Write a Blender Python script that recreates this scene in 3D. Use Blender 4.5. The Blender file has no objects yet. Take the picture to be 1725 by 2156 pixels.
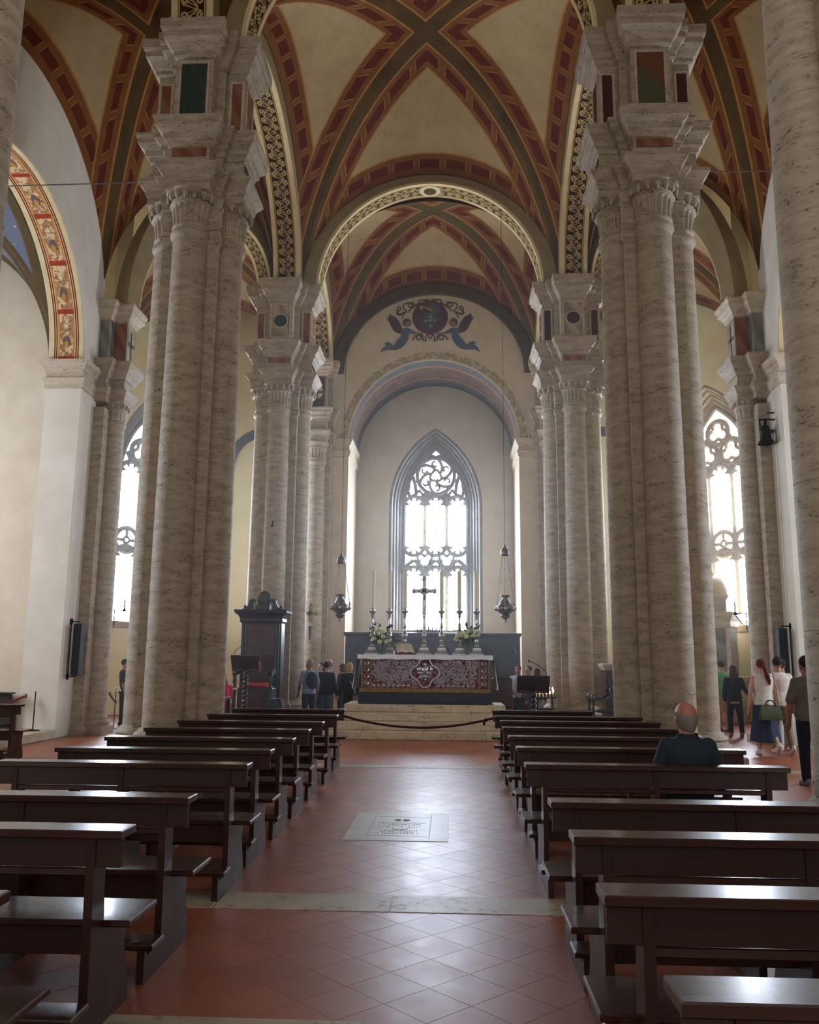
import bpy, bmesh, math, random
from math import pi, sin, cos, sqrt, radians, atan2
from mathutils import Vector, Matrix
random.seed(7)
S = bpy.context.scene
COL = S.collection

# ---------------------------------------------------------------- camera
cam_d = bpy.data.cameras.new('camera')
cam_d.sensor_fit = 'HORIZONTAL'; cam_d.sensor_width = 36.0
cam_d.lens = 36.0 * 1780.0 / 1725.0
cam_d.clip_start = 0.05; cam_d.clip_end = 300
cam = bpy.data.objects.new('camera', cam_d); COL.objects.link(cam)
_r = Vector((.99886, .0470, .0083)).normalized()
_f = Vector((-.0477, .9839, .1723)).normalized()
_u = _r.cross(_f).normalized(); _r = _f.cross(_u).normalized()
cam.matrix_world = Matrix(((_r.x, _u.x, -_f.x, 0), (_r.y, _u.y, -_f.y, 0), (_r.z, _u.z, -_f.z, 1.65), (0, 0, 0, 1)))
S.camera = cam

# ---------------------------------------------------------------- world / exposure
W = bpy.data.worlds.new('overcast_sky'); S.world = W; W.use_nodes = True
W.node_tree.nodes['Background'].inputs[0].default_value = (1.0, .965, .92, 1)
W.node_tree.nodes['Background'].inputs[1].default_value = WORLD_STRENGTH = 0.33
S.view_settings.view_transform = 'Standard'
try: S.view_settings.look = 'None'
except Exception: pass
S.view_settings.gamma = 1.0; S.view_settings.use_curve_mapping = False
S.view_settings.exposure = 1.25
S.cycles.max_bounces = 5; S.cycles.diffuse_bounces = 4; S.cycles.glossy_bounces = 2
S.cycles.transmission_bounces = 4; S.cycles.transparent_max_bounces = 4
S.cycles.sample_clamp_indirect = 4.0
S.cycles.caustics_reflective = False; S.cycles.caustics_refractive = False
S.cycles.use_light_tree = False
S.cycles.use_adaptive_sampling = True; S.cycles.adaptive_threshold = .06
try: S.cycles.use_denoising = True
except Exception: pass
WINDOW_GLOW = 16.0          # brightness of daylight on the glass

AX = -.56                   # nave axis
def mx(x): return 2*AX - x  # mirror across the nave axis

# ---------------------------------------------------------------- materials
def _nodes(name):
    m = bpy.data.materials.new(name); m.use_nodes = True
    nt = m.node_tree; b = nt.nodes['Principled BSDF']
    return m, nt, b
def srgb(c):
    if isinstance(c, str):
        c = c.lstrip('#'); c = ''.join(k*2 for k in c) if len(c) == 3 else c; c = [int(c[i:i+2], 16)/255 for i in (0, 2, 4)]
        c = [x/12.92 if x <= .04045 else ((x+.055)/1.055)**2.4 for x in c]
    return (c[0], c[1], c[2], 1)
def mixc(nt, fac, a, b, mode='MIX'):
    n = nt.nodes.new('ShaderNodeMix'); n.data_type = 'RGBA'; n.blend_type = mode
    for k, v in ((0, fac), (6, a), (7, b)):
        if isinstance(v, bpy.types.NodeSocket): nt.links.new(v, n.inputs[k])
        elif k == 0: n.inputs[0].default_value = v
        else: n.inputs[k].default_value = srgb(v) if not (isinstance(v, tuple) and len(v) == 4) else v
    return n.outputs[2]
def math_n(nt, op, a, b=None, c=None):
    n = nt.nodes.new('ShaderNodeMath'); n.operation = op
    for i, v in enumerate((a, b, c)):
        if v is None: continue
        if isinstance(v, bpy.types.NodeSocket): nt.links.new(v, n.inputs[i])
        else: n.inputs[i].default_value = v
    return n.outputs[0]
def coords(nt, kind='Object', scale=(1, 1, 1)):
    t = nt.nodes.new('ShaderNodeTexCoord'); mp = nt.nodes.new('ShaderNodeMapping')
    nt.links.new(t.outputs[kind], mp.inputs[0]); mp.inputs[3].default_value = scale
    return mp.outputs[0]
def geopos(nt, scale=(1, 1, 1)):
    t = nt.nodes.new('ShaderNodeNewGeometry'); mp = nt.nodes.new('ShaderNodeMapping')
    nt.links.new(t.outputs['Position'], mp.inputs[0]); mp.inputs[3].default_value = scale
    return mp.outputs[0]
def noise(nt, vec, scale=5, detail=4, rough=.6):
    n = nt.nodes.new('ShaderNodeTexNoise'); n.inputs['Scale'].default_value = scale
    n.inputs['Detail'].default_value = detail; n.inputs['Roughness'].default_value = rough
    if vec is not None: nt.links.new(vec, n.inputs['Vector'])
    return n.outputs[0]
def ramp(nt, fac, lo, hi):
    n = nt.nodes.new('ShaderNodeMapRange'); n.inputs[1].default_value = lo; n.inputs[2].default_value = hi
    nt.links.new(fac, n.inputs[0]); return n.outputs[0]
def bump(nt, b, h, strength=.3, dist=.02):
    n = nt.nodes.new('ShaderNodeBump'); n.inputs[0].default_value = strength; n.inputs[1].default_value = dist
    nt.links.new(h, n.inputs['Height']); nt.links.new(n.outputs[0], b.inputs['Normal'])
def isl(nt):
    return nt.nodes.new('ShaderNodeNewGeometry').outputs['Random Per Island']

def plain(name, c, rough=.6, metal=0.0, c2=None, scale=3.0, bmp=0.0, stretch=(1, 1, 1), spec=.5, world=True, coat=0):
    m, nt, b = _nodes(name)
    b.inputs['Roughness'].default_value = rough; b.inputs['Metallic'].default_value = metal
    b.inputs['Specular IOR Level'].default_value = spec
    if coat: b.inputs['Coat Weight'].default_value = coat; b.inputs['Coat Roughness'].default_value = .15
    col = srgb(c)
    v = geopos(nt, stretch) if world else coords(nt, 'Object', stretch)
    n = noise(nt, v, scale, 5, .6)
    c2 = srgb(c2) if c2 is not None else tuple(x*.82 for x in col[:3]) + (1,)
    nt.links.new(mixc(nt, ramp(nt, n, .3, .7), col, c2), b.inputs['Base Color'])
    if bmp: bump(nt, b, n, bmp, .01)
    return m

M = {}
M['plaster'] = plain('plaster', '#d3c7b2', .9, c2='#c6b79e', scale=1.6, bmp=.04, spec=.2)
M['plaster_yellow'] = plain('plaster_yellow', '#d9cba0', .9, c2='#cdbd90', scale=1.1, spec=.2)
M['plaster_white'] = plain('plaster_white', '#d8d2c5', .9, c2='#ccc4b4', scale=1.3, spec=.2)
M['plaster_vault'] = plain('plaster_vault', '#a9926c', .9, c2='#9b8560', scale=2.5, spec=.15)
M['paint_ochre'] = plain('paint_ochre', '#7d5029', .85, c2='#6a4322', scale=4, spec=.15)
M['paint_light'] = plain('paint_light', '#a87a42', .85, c2='#93682f', scale=4, spec=.15)
M['paint_red'] = plain('paint_red', '#521d14', .85, c2='#612c1a', scale=2.5, spec=.15)
M['paint_dark'] = plain('paint_dark', '#46351d', .85, c2='#5d4728', scale=1.2, spec=.15)
M['paint_olive'] = plain('paint_olive', '#4e4024', .85, c2='#5d4d2f', scale=2.0, spec=.15)
M['paint_arch'] = plain('paint_arch', '#9c8a68', .85, c2='#8a7857', scale=2.5, spec=.15)
M['paint_cream'] = plain('paint_cream', '#dccba0', .85, c2='#cdb98a', scale=4, spec=.15)
M['paint_crimson'] = plain('paint_crimson', '#a8402a', .85, c2='#963722', scale=4, spec=.15)
M['paint_brick'] = plain('paint_brick', '#7c3222', .85, c2='#6a281b', scale=4, spec=.15)
M['paint_gold'] = plain('paint_gold', '#c98f48', .85, c2='#b57d38', scale=6, spec=.15)
M['paint_mauve'] = plain('paint_mauve', '#7a685e', .85, c2='#665750', scale=8, spec=.15)
M['paint_blue'] = plain('paint_blue', '#5d6b7d', .85, c2='#4c5868', scale=4, spec=.15)
M['paint_wing'] = plain('paint_wing', '#5a4440', .85, c2='#463637', scale=6, spec=.15)
M['paint_flesh'] = plain('paint_flesh', '#8f7a5c', .85, c2='#7d6849', scale=6, spec=.15)
M['paint_slate'] = plain('paint_slate', '#4c4a4a', .85, c2='#5c5a58', scale=3, spec=.15)
M['paint_frieze'] = plain('paint_frieze', '#5b4238', .85, c2='#6e5a4c', scale=3, spec=.15)

def travertine(name, c1, c2, pit='#5a4e3c'):
    m, nt, b = _nodes(name)
    b.inputs['Roughness'].default_value = .62; b.inputs['Specular IOR Level'].default_value = .35
    n1 = noise(nt, geopos(nt, (1, 1, 3.2)), 3.0, 5, .66)
    nb = noise(nt, geopos(nt, (.5, .5, .8)), .7, 3, .5)
    ns_ = noise(nt, geopos(nt, (.7, .7, 9)), 2.2, 3, .5)
    n2 = noise(nt, geopos(nt, (2.0, 2.0, 6)), 9.0, 4, .6)
    c = mixc(nt, ramp(nt, n1, .3, .7), srgb(c1), srgb(c2))
    c = mixc(nt, math_n(nt, 'MULTIPLY', ramp(nt, ns_, .45, .75), .35), c, srgb(c2))
    c = mixc(nt, math_n(nt, 'MULTIPLY', ramp(nt, nb, .35, .7), .4), c, srgb('#a8988a'))
    pits = math_n(nt, 'MULTIPLY', ramp(nt, n2, .56, .62), ramp(nt, n1, .46, .58))
    c = mixc(nt, math_n(nt, 'MULTIPLY', pits, .85), c, srgb(pit))
    nt.links.new(c, b.inputs['Base Color'])
    bump(nt, b, math_n(nt, 'SUBTRACT', math_n(nt, 'MULTIPLY', n1, .5), pits), .3, .01)
    return m
M['travertine'] = travertine('travertine', '#bdb09c', '#978973')
M['travertine_pale'] = travertine('travertine_pale', '#cdbfa6', '#b5a58b')
M['travertine_floor'] = travertine('travertine_floor', '#b3a68e', '#94866d')
M['travertine_floor'].node_tree.nodes['Principled BSDF'].inputs['Roughness'].default_value = .42

def marble(name, c1, c2, scale=2.5, dist=3.0):
    m, nt, b = _nodes(name)
    b.inputs['Roughness'].default_value = .55
    v = geopos(nt, (1, 1, .6))
    w = nt.nodes.new('ShaderNodeTexWave'); w.bands_direction = 'DIAGONAL'
    w.inputs['Scale'].default_value = scale; w.inputs['Distortion'].default_value = dist
    w.inputs['Detail'].default_value = 4; nt.links.new(v, w.inputs[0])
    nt.links.new(mixc(nt, w.outputs[1], srgb(c1), srgb(c2)), b.inputs['Base Color'])
    return m
M['marble_green'] = marble('marble_green', '#26352c', '#2c3d33', 3, 4)
M['marble_porphyry'] = marble('marble_porphyry', '#3d1a18', '#4a201c', 6, 5)
M['marble_red'] = marble('marble_red', '#7a3f2c', '#8f6247', 1.6, 6)
M['marble_veined'] = marble('marble_veined', '#8a7a66', '#b3a187', 1.3, 7)
M['marble_fan'] = marble('marble_fan', '#6e3a22', '#4a5139', .8, 6)
M['marble_grey'] = marble('marble_grey', '#6a665e', '#8b857b', 1.6, 6)

def wood(name, c1, c2, rough=.3, coat=.4):
    m, nt, b = _nodes(name)
    v = coords(nt, 'Object', (.7, 9, 9)); n = noise(nt, v, 3.0, 6, .65)
    nt.links.new(mixc(nt, ramp(nt, n, .3, .7), srgb(c1), srgb(c2)), b.inputs['Base Color'])
    b.inputs['Roughness'].default_value = rough
    v2 = coords(nt, 'Object', (1, 2, 2)); n2 = noise(nt, v2, 3, 3, .5)
    nt.links.new(math_n(nt, 'ADD', math_n(nt, 'MULTIPLY', n2, .10), rough-.05), b.inputs['Roughness'])
    b.inputs['Coat Weight'].default_value = coat; b.inputs['Coat Roughness'].default_value = .12
    return m
M['wood_pew'] = wood('wood_pew', '#35170c', '#230e08', .42, .08)
M['wood_pew_top'] = wood('wood_pew_top', '#3a1a0d', '#281009', .28, .35)
M['wood_dark'] = wood('wood_dark', '#1c1310', '#120d0c', .4, .3)
M['wood_stall'] = wood('wood_stall', '#1c2229', '#141a21', .5, .1)
M['wood_red'] = wood('wood_red', '#4a2014', '#38170f', .4, .3)
M['wood_brown'] = wood('wood_brown', '#4b2a18', '#38200f', .4, .3)

# terracotta: every tile a slightly different tone
def terracotta():
    m, nt, b = _nodes('terracotta')
    r = isl(nt)
    oi = nt.nodes.new('ShaderNodeObjectInfo').outputs['Random']
    rr = math_n(nt, 'FRACT', math_n(nt, 'ADD', r, oi))
    c = mixc(nt, rr, srgb('#9c5434'), srgb('#8e4a2f'))
    n = noise(nt, geopos(nt), 3.0, 6, .6); n2 = noise(nt, geopos(nt), .8, 3, .5)
    c = mixc(nt, math_n(nt, 'MULTIPLY', ramp(nt, n, .35, .75), .45), c, srgb('#9a6048'))
    c = mixc(nt, math_n(nt, 'MULTIPLY', ramp(nt, n2, .4, .7), .35), c, srgb('#6c3a2b'))
    nt.links.new(c, b.inputs['Base Color'])
    n3 = noise(nt, geopos(nt), 5.0, 5, .7)
    nt.links.new(math_n(nt, 'ADD', math_n(nt, 'MULTIPLY', n3, .24), .27), b.inputs['Roughness'])
    b.inputs['Specular IOR Level'].default_value = .5
    bump(nt, b, n2, .06, .02)
    return m
M['terracotta'] = terracotta()
M['grout'] = plain('grout', '#9a6a52', .4, c2='#7a4731', scale=.9)
M['slab_marble'] = plain('slab_marble', '#a8a493', .42, c2='#97937f', scale=3, bmp=.04)
M['slab_letter'] = plain('slab_letter', '#5d5a4e', .7)
M['stone_step'] = travertine('stone_step', '#c9b593', '#b29b78')

def metal(name, c, rough, c2=None):
    return plain(name, c, rough, 1.0, c2=c2, scale=9, bmp=.05, world=False)
M['silver'] = plain('silver', '#c4c1c1', .25, .75, c2='#8f8c90', scale=9, world=False)
M['silver_dark'] = plain('silver_dark', '#8d898d', .32, .6, c2='#6a676c', scale=9, world=False)
M['gold'] = plain('gold', '#8f7040', .45, .5, c2='#6a5028', scale=14, world=False)
M['iron'] = plain('iron', '#1b1d22', .5, .6)
M['bronze'] = plain('bronze', '#232730', .45, .7, c2='#31353a')
M['speaker_cloth'] = plain('speaker_cloth', '#1d242b', .7, c2='#161b21', scale=40)
M['black'] = plain('black', '#101216', .5)
M['candle_wax'] = plain('candle_wax', '#dcd4bc', .5, c2='#cfc5a8')
M['white_cloth'] = plain('white_cloth', '#dcd9d6', .85, c2='#c9c6c4', scale=8, bmp=.05)
M['red_velvet'] = plain('red_velvet', '#6b1420', .8, c2='#4a0d16', scale=12)
M['red_cushion'] = plain('red_cushion', '#b52a20', .8, c2='#94201a', scale=6)
M['red_rope'] = plain('red_rope', '#43101a', .75, c2='#2f0b13', scale=20)
M['red_rope_bright'] = plain('red_rope_bright', '#7c1a22', .75)
M['paper'] = plain('paper', '#cdc4ac', .85, c2='#bdb397')
M['paper_white'] = plain('paper_white', '#e2ded2', .85)
M['book_red'] = plain('book_red', '#6a1f22', .6)
M['leaf'] = plain('leaf', '#34492e', .55, c2='#26391f', scale=12)
M['leaf_pale'] = plain('leaf_pale', '#66745c', .6, c2='#4c5b45', scale=12)
M['petal'] = plain('petal', '#dcdbb8', .6, c2='#c9cd98', scale=10)
M['petal_white'] = plain('petal_white', '#dedbd4', .6)
M['plastic_blue'] = plain('plastic_blue', '#2f6fb0', .35)
M['stone_tracery'] = plain('stone_tracery', '#8a8580', .8, c2='#77726c', scale=4, bmp=.08)
M['stone_tracery_warm'] = plain('stone_tracery_warm', '#a7916b', .8, c2='#8f7a56', scale=4, bmp=.08)
M['grey_gown'] = plain('grey_gown', '#5a5a5e', .8)

def glassy(name, c):
    m, nt, b = _nodes(name)
    b.inputs['Base Color'].default_value = srgb(c); b.inputs['Roughness'].default_value = .05
    b.inputs['Transmission Weight'].default_value = .85; b.inputs['IOR'].default_value = 1.2
    return m
M['vase_glass'] = glassy('vase_glass', '#c2d4bf')
def emit(name, c, s, c2=None, scale=3):
    m, nt, b = _nodes(name)
    b.inputs['Base Color'].default_value = srgb(c)
    n = noise(nt, geopos(nt), scale, 3, .5)
    nt.links.new(mixc(nt, n, srgb(c), srgb(c2 or c)), b.inputs['Emission Color'])
    b.inputs['Emission Strength'].default_value = s
    return m
M['daylight_glass'] = emit('daylight_glass', '#e6f0ff', WINDOW_GLOW, '#d6e6fc', .7)
M['stained_yellow'] = emit('stained_yellow', '#e9dc8a', 1.0)
M['stained_blue'] = emit('stained_blue', '#6d93c4', .9)
M['flame'] = emit('flame', '#ffb347', 9.0, '#ffd79a')

# interlaced cord painted on a dark band (uses the UV of the soffit strip: u across 0..1, v along in band widths)
def interlace(name, dark, light, freq=1.0, curl=False):
    m, nt, b = _nodes(name)
    b.inputs['Roughness'].default_value = .85; b.inputs['Specular IOR Level'].default_value = .15
    uv = nt.nodes.new('ShaderNodeUVMap').outputs[0]
    sp = nt.nodes.new('ShaderNodeSeparateXYZ'); nt.links.new(uv, sp.inputs[0])
    u, v = sp.outputs[0], sp.outputs[1]
    best = None
    for k in range(4):
        ph = k*pi/2
        amp = .36 if k % 2 == 0 else .20
        s = math_n(nt, 'SINE', math_n(nt, 'ADD', math_n(nt, 'MULTIPLY', v, 2*pi*freq*(1 if k < 2 else 2)), ph))
        c = math_n(nt, 'ADD', math_n(nt, 'MULTIPLY', s, amp), .5)
        d = math_n(nt, 'ABSOLUTE', math_n(nt, 'SUBTRACT', u, c))
        best = d if best is None else math_n(nt, 'MINIMUM', best, d)
    # knots: small rings on a lattice
    vv = math_n(nt, 'FRACT', math_n(nt, 'MULTIPLY', v, 2*freq))
    dx = math_n(nt, 'SUBTRACT', math_n(nt, 'ABSOLUTE', math_n(nt, 'SUBTRACT', u, .5)), .3)
    dy = math_n(nt, 'MULTIPLY', math_n(nt, 'SUBTRACT', vv, .5), .5/freq)
    rr = math_n(nt, 'SQRT', math_n(nt, 'ADD', math_n(nt, 'MULTIPLY', dx, dx), math_n(nt, 'MULTIPLY', dy, dy)))
    ring = math_n(nt, 'ABSOLUTE', math_n(nt, 'SUBTRACT', rr, .09))
    best = math_n(nt, 'MINIMUM', best, ring)
    fac = math_n(nt, 'LESS_THAN', best, .042)
    edge = math_n(nt, 'GREATER_THAN', math_n(nt, 'ABSOLUTE', math_n(nt, 'SUBTRACT', u, .5)), .47)
    fac = math_n(nt, 'MAXIMUM', fac, edge)
    nt.links.new(mixc(nt, fac, srgb(dark), srgb(light)), b.inputs['Base Color'])
    return m
M['interlace'] = interlace('interlace', '#35200f', '#b29a68', .9)
M['interlace_fine'] = interlace('interlace_fine', '#4a3a1d', '#b7a06c', .9)

def stars():
    m, nt, b = _nodes('starry_blue')
    b.inputs['Roughness'].default_value = .9
    v = nt.nodes.new('ShaderNodeTexVoronoi'); v.inputs['Scale'].default_value = 6.0; v.inputs['Randomness'].default_value = .35
    nt.links.new(geopos(nt), v.inputs['Vector'])
    f = math_n(nt, 'LESS_THAN', v.outputs['Distance'], .17)
    n = noise(nt, geopos(nt), 2, 3)
    base = mixc(nt, n, srgb('#596072'), srgb('#687082'))
    nt.links.new(mixc(nt, f, base, srgb('#b9ad8c')), b.inputs['Base Color'])
    return m
M['starry_blue'] = stars()

def floral(name, c1, c2, c3, scale):
    m, nt, b = _nodes(name)
    b.inputs['Roughness'].default_value = .85; b.inputs['Specular IOR Level'].default_value = .15
    n = noise(nt, geopos(nt), scale, 3, .5); n2 = noise(nt, geopos(nt), scale*2.3, 2, .5)
    c = mixc(nt, ramp(nt, n, .46, .52), srgb(c1), srgb(c2))
    c = mixc(nt, math_n(nt, 'MULTIPLY', ramp(nt, n2, .55, .6), .7), c, srgb(c3))
    nt.links.new(c, b.inputs['Base Color'])
    return m
M['floral_soffit'] = floral('floral_soffit', '#7d5a34', '#b99a68', '#6a2c1c', 7)
M['floral_panel'] = floral('floral_panel', '#a3805a', '#d8be95', '#9c4630', 7)
M['floral_chancel'] = floral('floral_chancel', '#bfae8e', '#a3936f', '#7a8078', 4)
M['brocade'] = floral('brocade', '#5e2028', '#8a6468', '#4c141c', 22)

# ---------------------------------------------------------------- mesh helpers
class MB:
    def __init__(s): s.v = []; s.f = []; s.m = []; s.uv = []
    def add(s, verts, faces, m=0, uvs=None):
        o = len(s.v); s.v += [tuple(p) for p in verts]
        for i, f in enumerate(faces):
            s.f.append([a+o for a in f]); s.m.append(m); s.uv.append(uvs[i] if uvs else None)
        return s
    def box(s, x0, x1, y0, y1, z0, z1, m=0):
        v = [(x, y, z) for z in (z0, z1) for y in (y0, y1) for x in (x0, x1)]
        return s.add(v, [(0, 2, 3, 1), (4, 5, 7, 6), (0, 1, 5, 4), (2, 6, 7, 3), (0, 4, 6, 2), (1, 3, 7, 5)], m)
    def obox(s, c, ax, ay, az, hx, hy, hz, m=0):
        c = Vector(c); ax = Vector(ax); ay = Vector(ay); az = Vector(az)
        v = [c+ax*hx*i+ay*hy*j+az*hz*k for k in (-1, 1) for j in (-1, 1) for i in (-1, 1)]
        return s.add(v, [(0, 2, 3, 1), (4, 5, 7, 6), (0, 1, 5, 4), (2, 6, 7, 3), (0, 4, 6, 2), (1, 3, 7, 5)], m)
    def cbox(s, x0, x1, y0, y1, z0, z1, c=.01, m=0):
        # box with chamfered edges (three stacked rings in z)
        def ring(o, z): return [(x0+o, y0+o, z), (x1-o, y0+o, z), (x1-o, y1-o, z), (x0+o, y1-o, z)]
        return s.loft([ring(c, z0), ring(0, z0+c), ring(0, z1-c), ring(c, z1)], m, True)
    def loft(s, rings, m=0, caps=True, closed=True):
        n = len(rings[0]); v = [p for r in rings for p in r]; f = []
        for i in range(len(rings)-1):
            for j in range(n if closed else n-1):
                k = (j+1) % n
                f.append((i*n+j, i*n+k, (i+1)*n+k, (i+1)*n+j))
        if caps:
            f.append(tuple(range(n))[::-1]); f.append(tuple(range((len(rings)-1)*n, len(rings)*n)))
        return s.add(v, f, m)
    def lathe(s, prof, seg=16, c=(0, 0, 0), m=0, a0=0.0, a1=2*pi, caps=True, sx=1, sy=1):
        full = abs(a1-a0-2*pi) < 1e-6
        k = seg if full else seg+1
        rings = [[(c[0]+r*cos(a0+(a1-a0)*j/seg)*sx, c[1]+r*sin(a0+(a1-a0)*j/seg)*sy, c[2]+z) for j in range(k)] for r, z in prof]
        return s.loft(rings, m, caps and full, full)
    def tube(s, path, rad, seg=8, m=0, caps=True, closed=False, flat=None):
        P = [Vector(p) for p in path]; n = len(P); rings = []
        R = rad if isinstance(rad, (list, tuple)) else [rad]*n
        up = None
        for i in range(n):
            if closed: t = P[(i+1) % n]-P[i-1]
            else: t = P[min(i+1, n-1)]-P[max(i-1, 0)]
            if t.length < 1e-9: t = Vector((0, 0, 1))
            t.normalize()
            if up is None:
                up = Vector((0, 0, 1)) if abs(t.z) < .9 else Vector((0, 1, 0))
                if flat is not None: up = Vector(flat)
            a = up - t*up.dot(t)
            if a.length < 1e-6: a = t.orthogonal()
            a.normalize(); b = t.cross(a)
            up = a if flat is None else up
            rings.append([tuple(P[i]+(a*cos(2*pi*j/seg)+b*sin(2*pi*j/seg))*R[i]) for j in range(seg)])
        if closed: rings.append(rings[0]); caps = False
        return s.loft(rings, m, caps)
    def bar2(s, path, w, d, O, U, Vv, N, m=0, closed=False):
        # flat bar of width w, depth d along a 2D path in the plane O + u*U + v*Vv (N = plane normal)
        n = len(path); O = Vector(O); U = Vector(U); Vv = Vector(Vv); N = Vector(N); rings = []
        for i in range(n):
            if closed: a, b = path[i-1], path[(i+1) % n]
            else: a, b = path[max(i-1, 0)], path[min(i+1, n-1)]
            tx, ty = b[0]-a[0], b[1]-a[1]; l = sqrt(tx*tx+ty*ty) or 1
            nx, ny = -ty/l, tx/l; p = path[i]
            L = O+U*(p[0]+nx*w)+Vv*(p[1]+ny*w); Rr = O+U*(p[0]-nx*w)+Vv*(p[1]-ny*w); Cc = O+U*p[0]+Vv*p[1]
            rings.append([tuple(L+N*d*.4), tuple(Cc+N*d), tuple(Rr+N*d*.4), tuple(Rr-N*d), tuple(L-N*d)])
        if closed: rings.append(rings[0])
        return s.loft(rings, m, not closed)
    def prism(s, poly, f3, lo, hi, m=0):
        # poly: 2D points, f3(u, v, w) -> 3D
        n = len(poly); v = [f3(p[0], p[1], lo) for p in poly]+[f3(p[0], p[1], hi) for p in poly]
        f = [(j, (j+1) % n, n+(j+1) % n, n+j) for j in range(n)]
        f.append(tuple(range(n))[::-1]); f.append(tuple(range(n, 2*n)))
        return s.add(v, f, m)
    def ell(s, c, rx, ry, rz, su=12, sv=8, m=0, rot=None):
        v = []; f = []
        for i in range(sv+1):
            t = pi*i/sv
            for j in range(su):
                p = Vector((rx*sin(t)*cos(2*pi*j/su), ry*sin(t)*sin(2*pi*j/su), -rz*cos(t)))
                if rot: p = rot @ p
                v.append((c[0]+p.x, c[1]+p.y, c[2]+p.z))
        for i in range(sv):
            for j in range(su):
                k = (j+1) % su; f.append((i*su+j, i*su+k, (i+1)*su+k, (i+1)*su+j))
        return s.add(v, f, m)
    def plan(s, poly, prof, m=0, caps=True, c=(0, 0)):
        # mitred sweep of a profile [(offset, z)] round a closed CCW plan polygon
        n = len(poly); nn = []
        for i in range(n):
            a, b = poly[i], poly[(i+1) % n]; dx, dy = b[0]-a[0], b[1]-a[1]; l = sqrt(dx*dx+dy*dy)
            nn.append((dy/l, -dx/l))
        off = []
        for i in range(n):
            n1, n2 = nn[i-1], nn[i]; k = 1+n1[0]*n2[0]+n1[1]*n2[1]
            off.append(((n1[0]+n2[0])/k, (n1[1]+n2[1])/k))
        rings = [[(c[0]+poly[i][0]+off[i][0]*o, c[1]+poly[i][1]+off[i][1]*o, z) for i in range(n)] for o, z in prof]
        return s.loft(rings, m, caps)
    def xf(s, mat):
        s.v = [tuple(mat @ Vector(p)) for p in s.v]; return s
    def mesh(s, name, mats, smooth=False, weld=False):
        me = bpy.data.meshes.new(name); me.from_pydata(s.v, [], s.f)
        for mm in mats: me.materials.append(M[mm] if isinstance(mm, str) else mm)
        me.polygons.foreach_set('material_index', s.m)
        if any(u is not None for u in s.uv):
            L = me.uv_layers.new(name='UVMap'); i = 0
            for f, u in zip(s.f, s.uv):
                for j in range(len(f)):
                    if u is not None: L.data[i].uv = u[j]
                    i += 1
        me.validate(); me.update()
        bm = bmesh.new(); bm.from_mesh(me)
        if weld: bmesh.ops.remove_doubles(bm, verts=bm.verts, dist=1e-5)
        bmesh.ops.recalc_face_normals(bm, faces=bm.faces)
        bm.to_mesh(me); bm.free()
        if smooth:
            me.polygons.foreach_set('use_smooth', [True]*len(me.polygons))
            if smooth != 'full':
                try: me.set_sharp_from_angle(angle=radians(smooth if not isinstance(smooth, bool) else 40))
                except Exception: pass
        return me
    def build(s, name, mats, parent=None, smooth=False, loc=None, weld=False):
        if not isinstance(mats, (list, tuple)): mats = [mats]
        o = bpy.data.objects.new(name, s.mesh(name, mats, smooth, weld)); COL.objects.link(o)
        if parent: o.parent = parent
        if loc: o.location = loc
        return o

def tag(o, label=None, cat=None, group=None, kind=None):
    if label: o['label'] = label
    if cat: o['category'] = cat
    if group: o['group'] = group
    if kind: o['kind'] = kind
    return o
def thing(name, label, cat, loc=(0, 0, 0), rz=0.0, group=None, kind=None):
    o = bpy.data.objects.new(name, None); COL.objects.link(o)
    o.empty_display_size = .1; o.location = loc; o.rotation_euler = (0, 0, rz)
    return tag(o, label, cat, group, kind)
def place(me, name, parent=None, loc=(0, 0, 0), rot=(0, 0, 0), sc=None):
    o = bpy.data.objects.new(name, me); COL.objects.link(o)
    if parent: o.parent = parent
    o.location = loc; o.rotation_euler = rot
    if sc: o.scale = sc
    return o
def copy_tree(o, parent=None):
    c = o.copy(); COL.objects.link(c); c.parent = parent
    for ch in list(o.children): copy_tree(ch, c)
    return c
def arc(cx, cz, r, a0, a1, n=16, rz=None):
    rz = rz or r
    return [(cx+r*cos(a0+(a1-a0)*i/n), cz+rz*sin(a0+(a1-a0)*i/n)) for i in range(n+1)]
# ================================================================ STRUCTURE
def fin(mb, side):
    if side == 'right': mb.v = [(mx(p[0]), p[1], p[2]) for p in mb.v]
    return mb
SIDES = ('left', 'right')
Y0, Y1, Y2, YE, YA = 6.15, 13.4, 22.0, 28.0, 30.8
PX = 3.85                                   # pier row offset from the axis
PA, PB, PC = .47, .33, .80                   # pier core half, ressaut half, ressaut reach

# ---------------------------------------------------------------- floor
floor = MB().box(-16, 15, -4, 32, -.3, -.001).build('floor', 'grout'); tag(floor, 'terracotta tiled church floor with travertine strips', 'floor', kind='structure')
strips = [(5.97, 6.37, -4.0, 3.2), (13.55, 13.9, -3.3, 2.2), (3.84, 4.24, -1.62, -.40), (3.84, 4.24, .30, 1.3), (13.55, 13.9, -8.0, -5.6), (13.55, 13.9, 4.5, 6.9)]
slab = (-1.0, -.015, 8.2, 9.66)
def in_strip(x, y, e=.0):
    for a, b, c, d in strips:
        if a-e < y < b+e and c-e < x < d+e: return True
    return slab[2]-e < y < slab[3]+e and slab[0]-e < x < slab[1]+e
for (a, b, c, d) in strips:
    n = max(1, round((d-c)/1.15)); w = (d-c)/n
    for i in range(n):
        MB().cbox(c+i*w+.003, c+(i+1)*w-.003, a, b, -.05, .0035, .003).build('stone_slab', 'travertine_floor', floor)
TS = .30; tm = MB().cbox(-TS/2+.0012, TS/2-.0012, -TS/2+.0012, TS/2-.0012, -.03, 0, .0007).mesh('floor_tile', ['terracotta'])
cells = []
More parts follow.
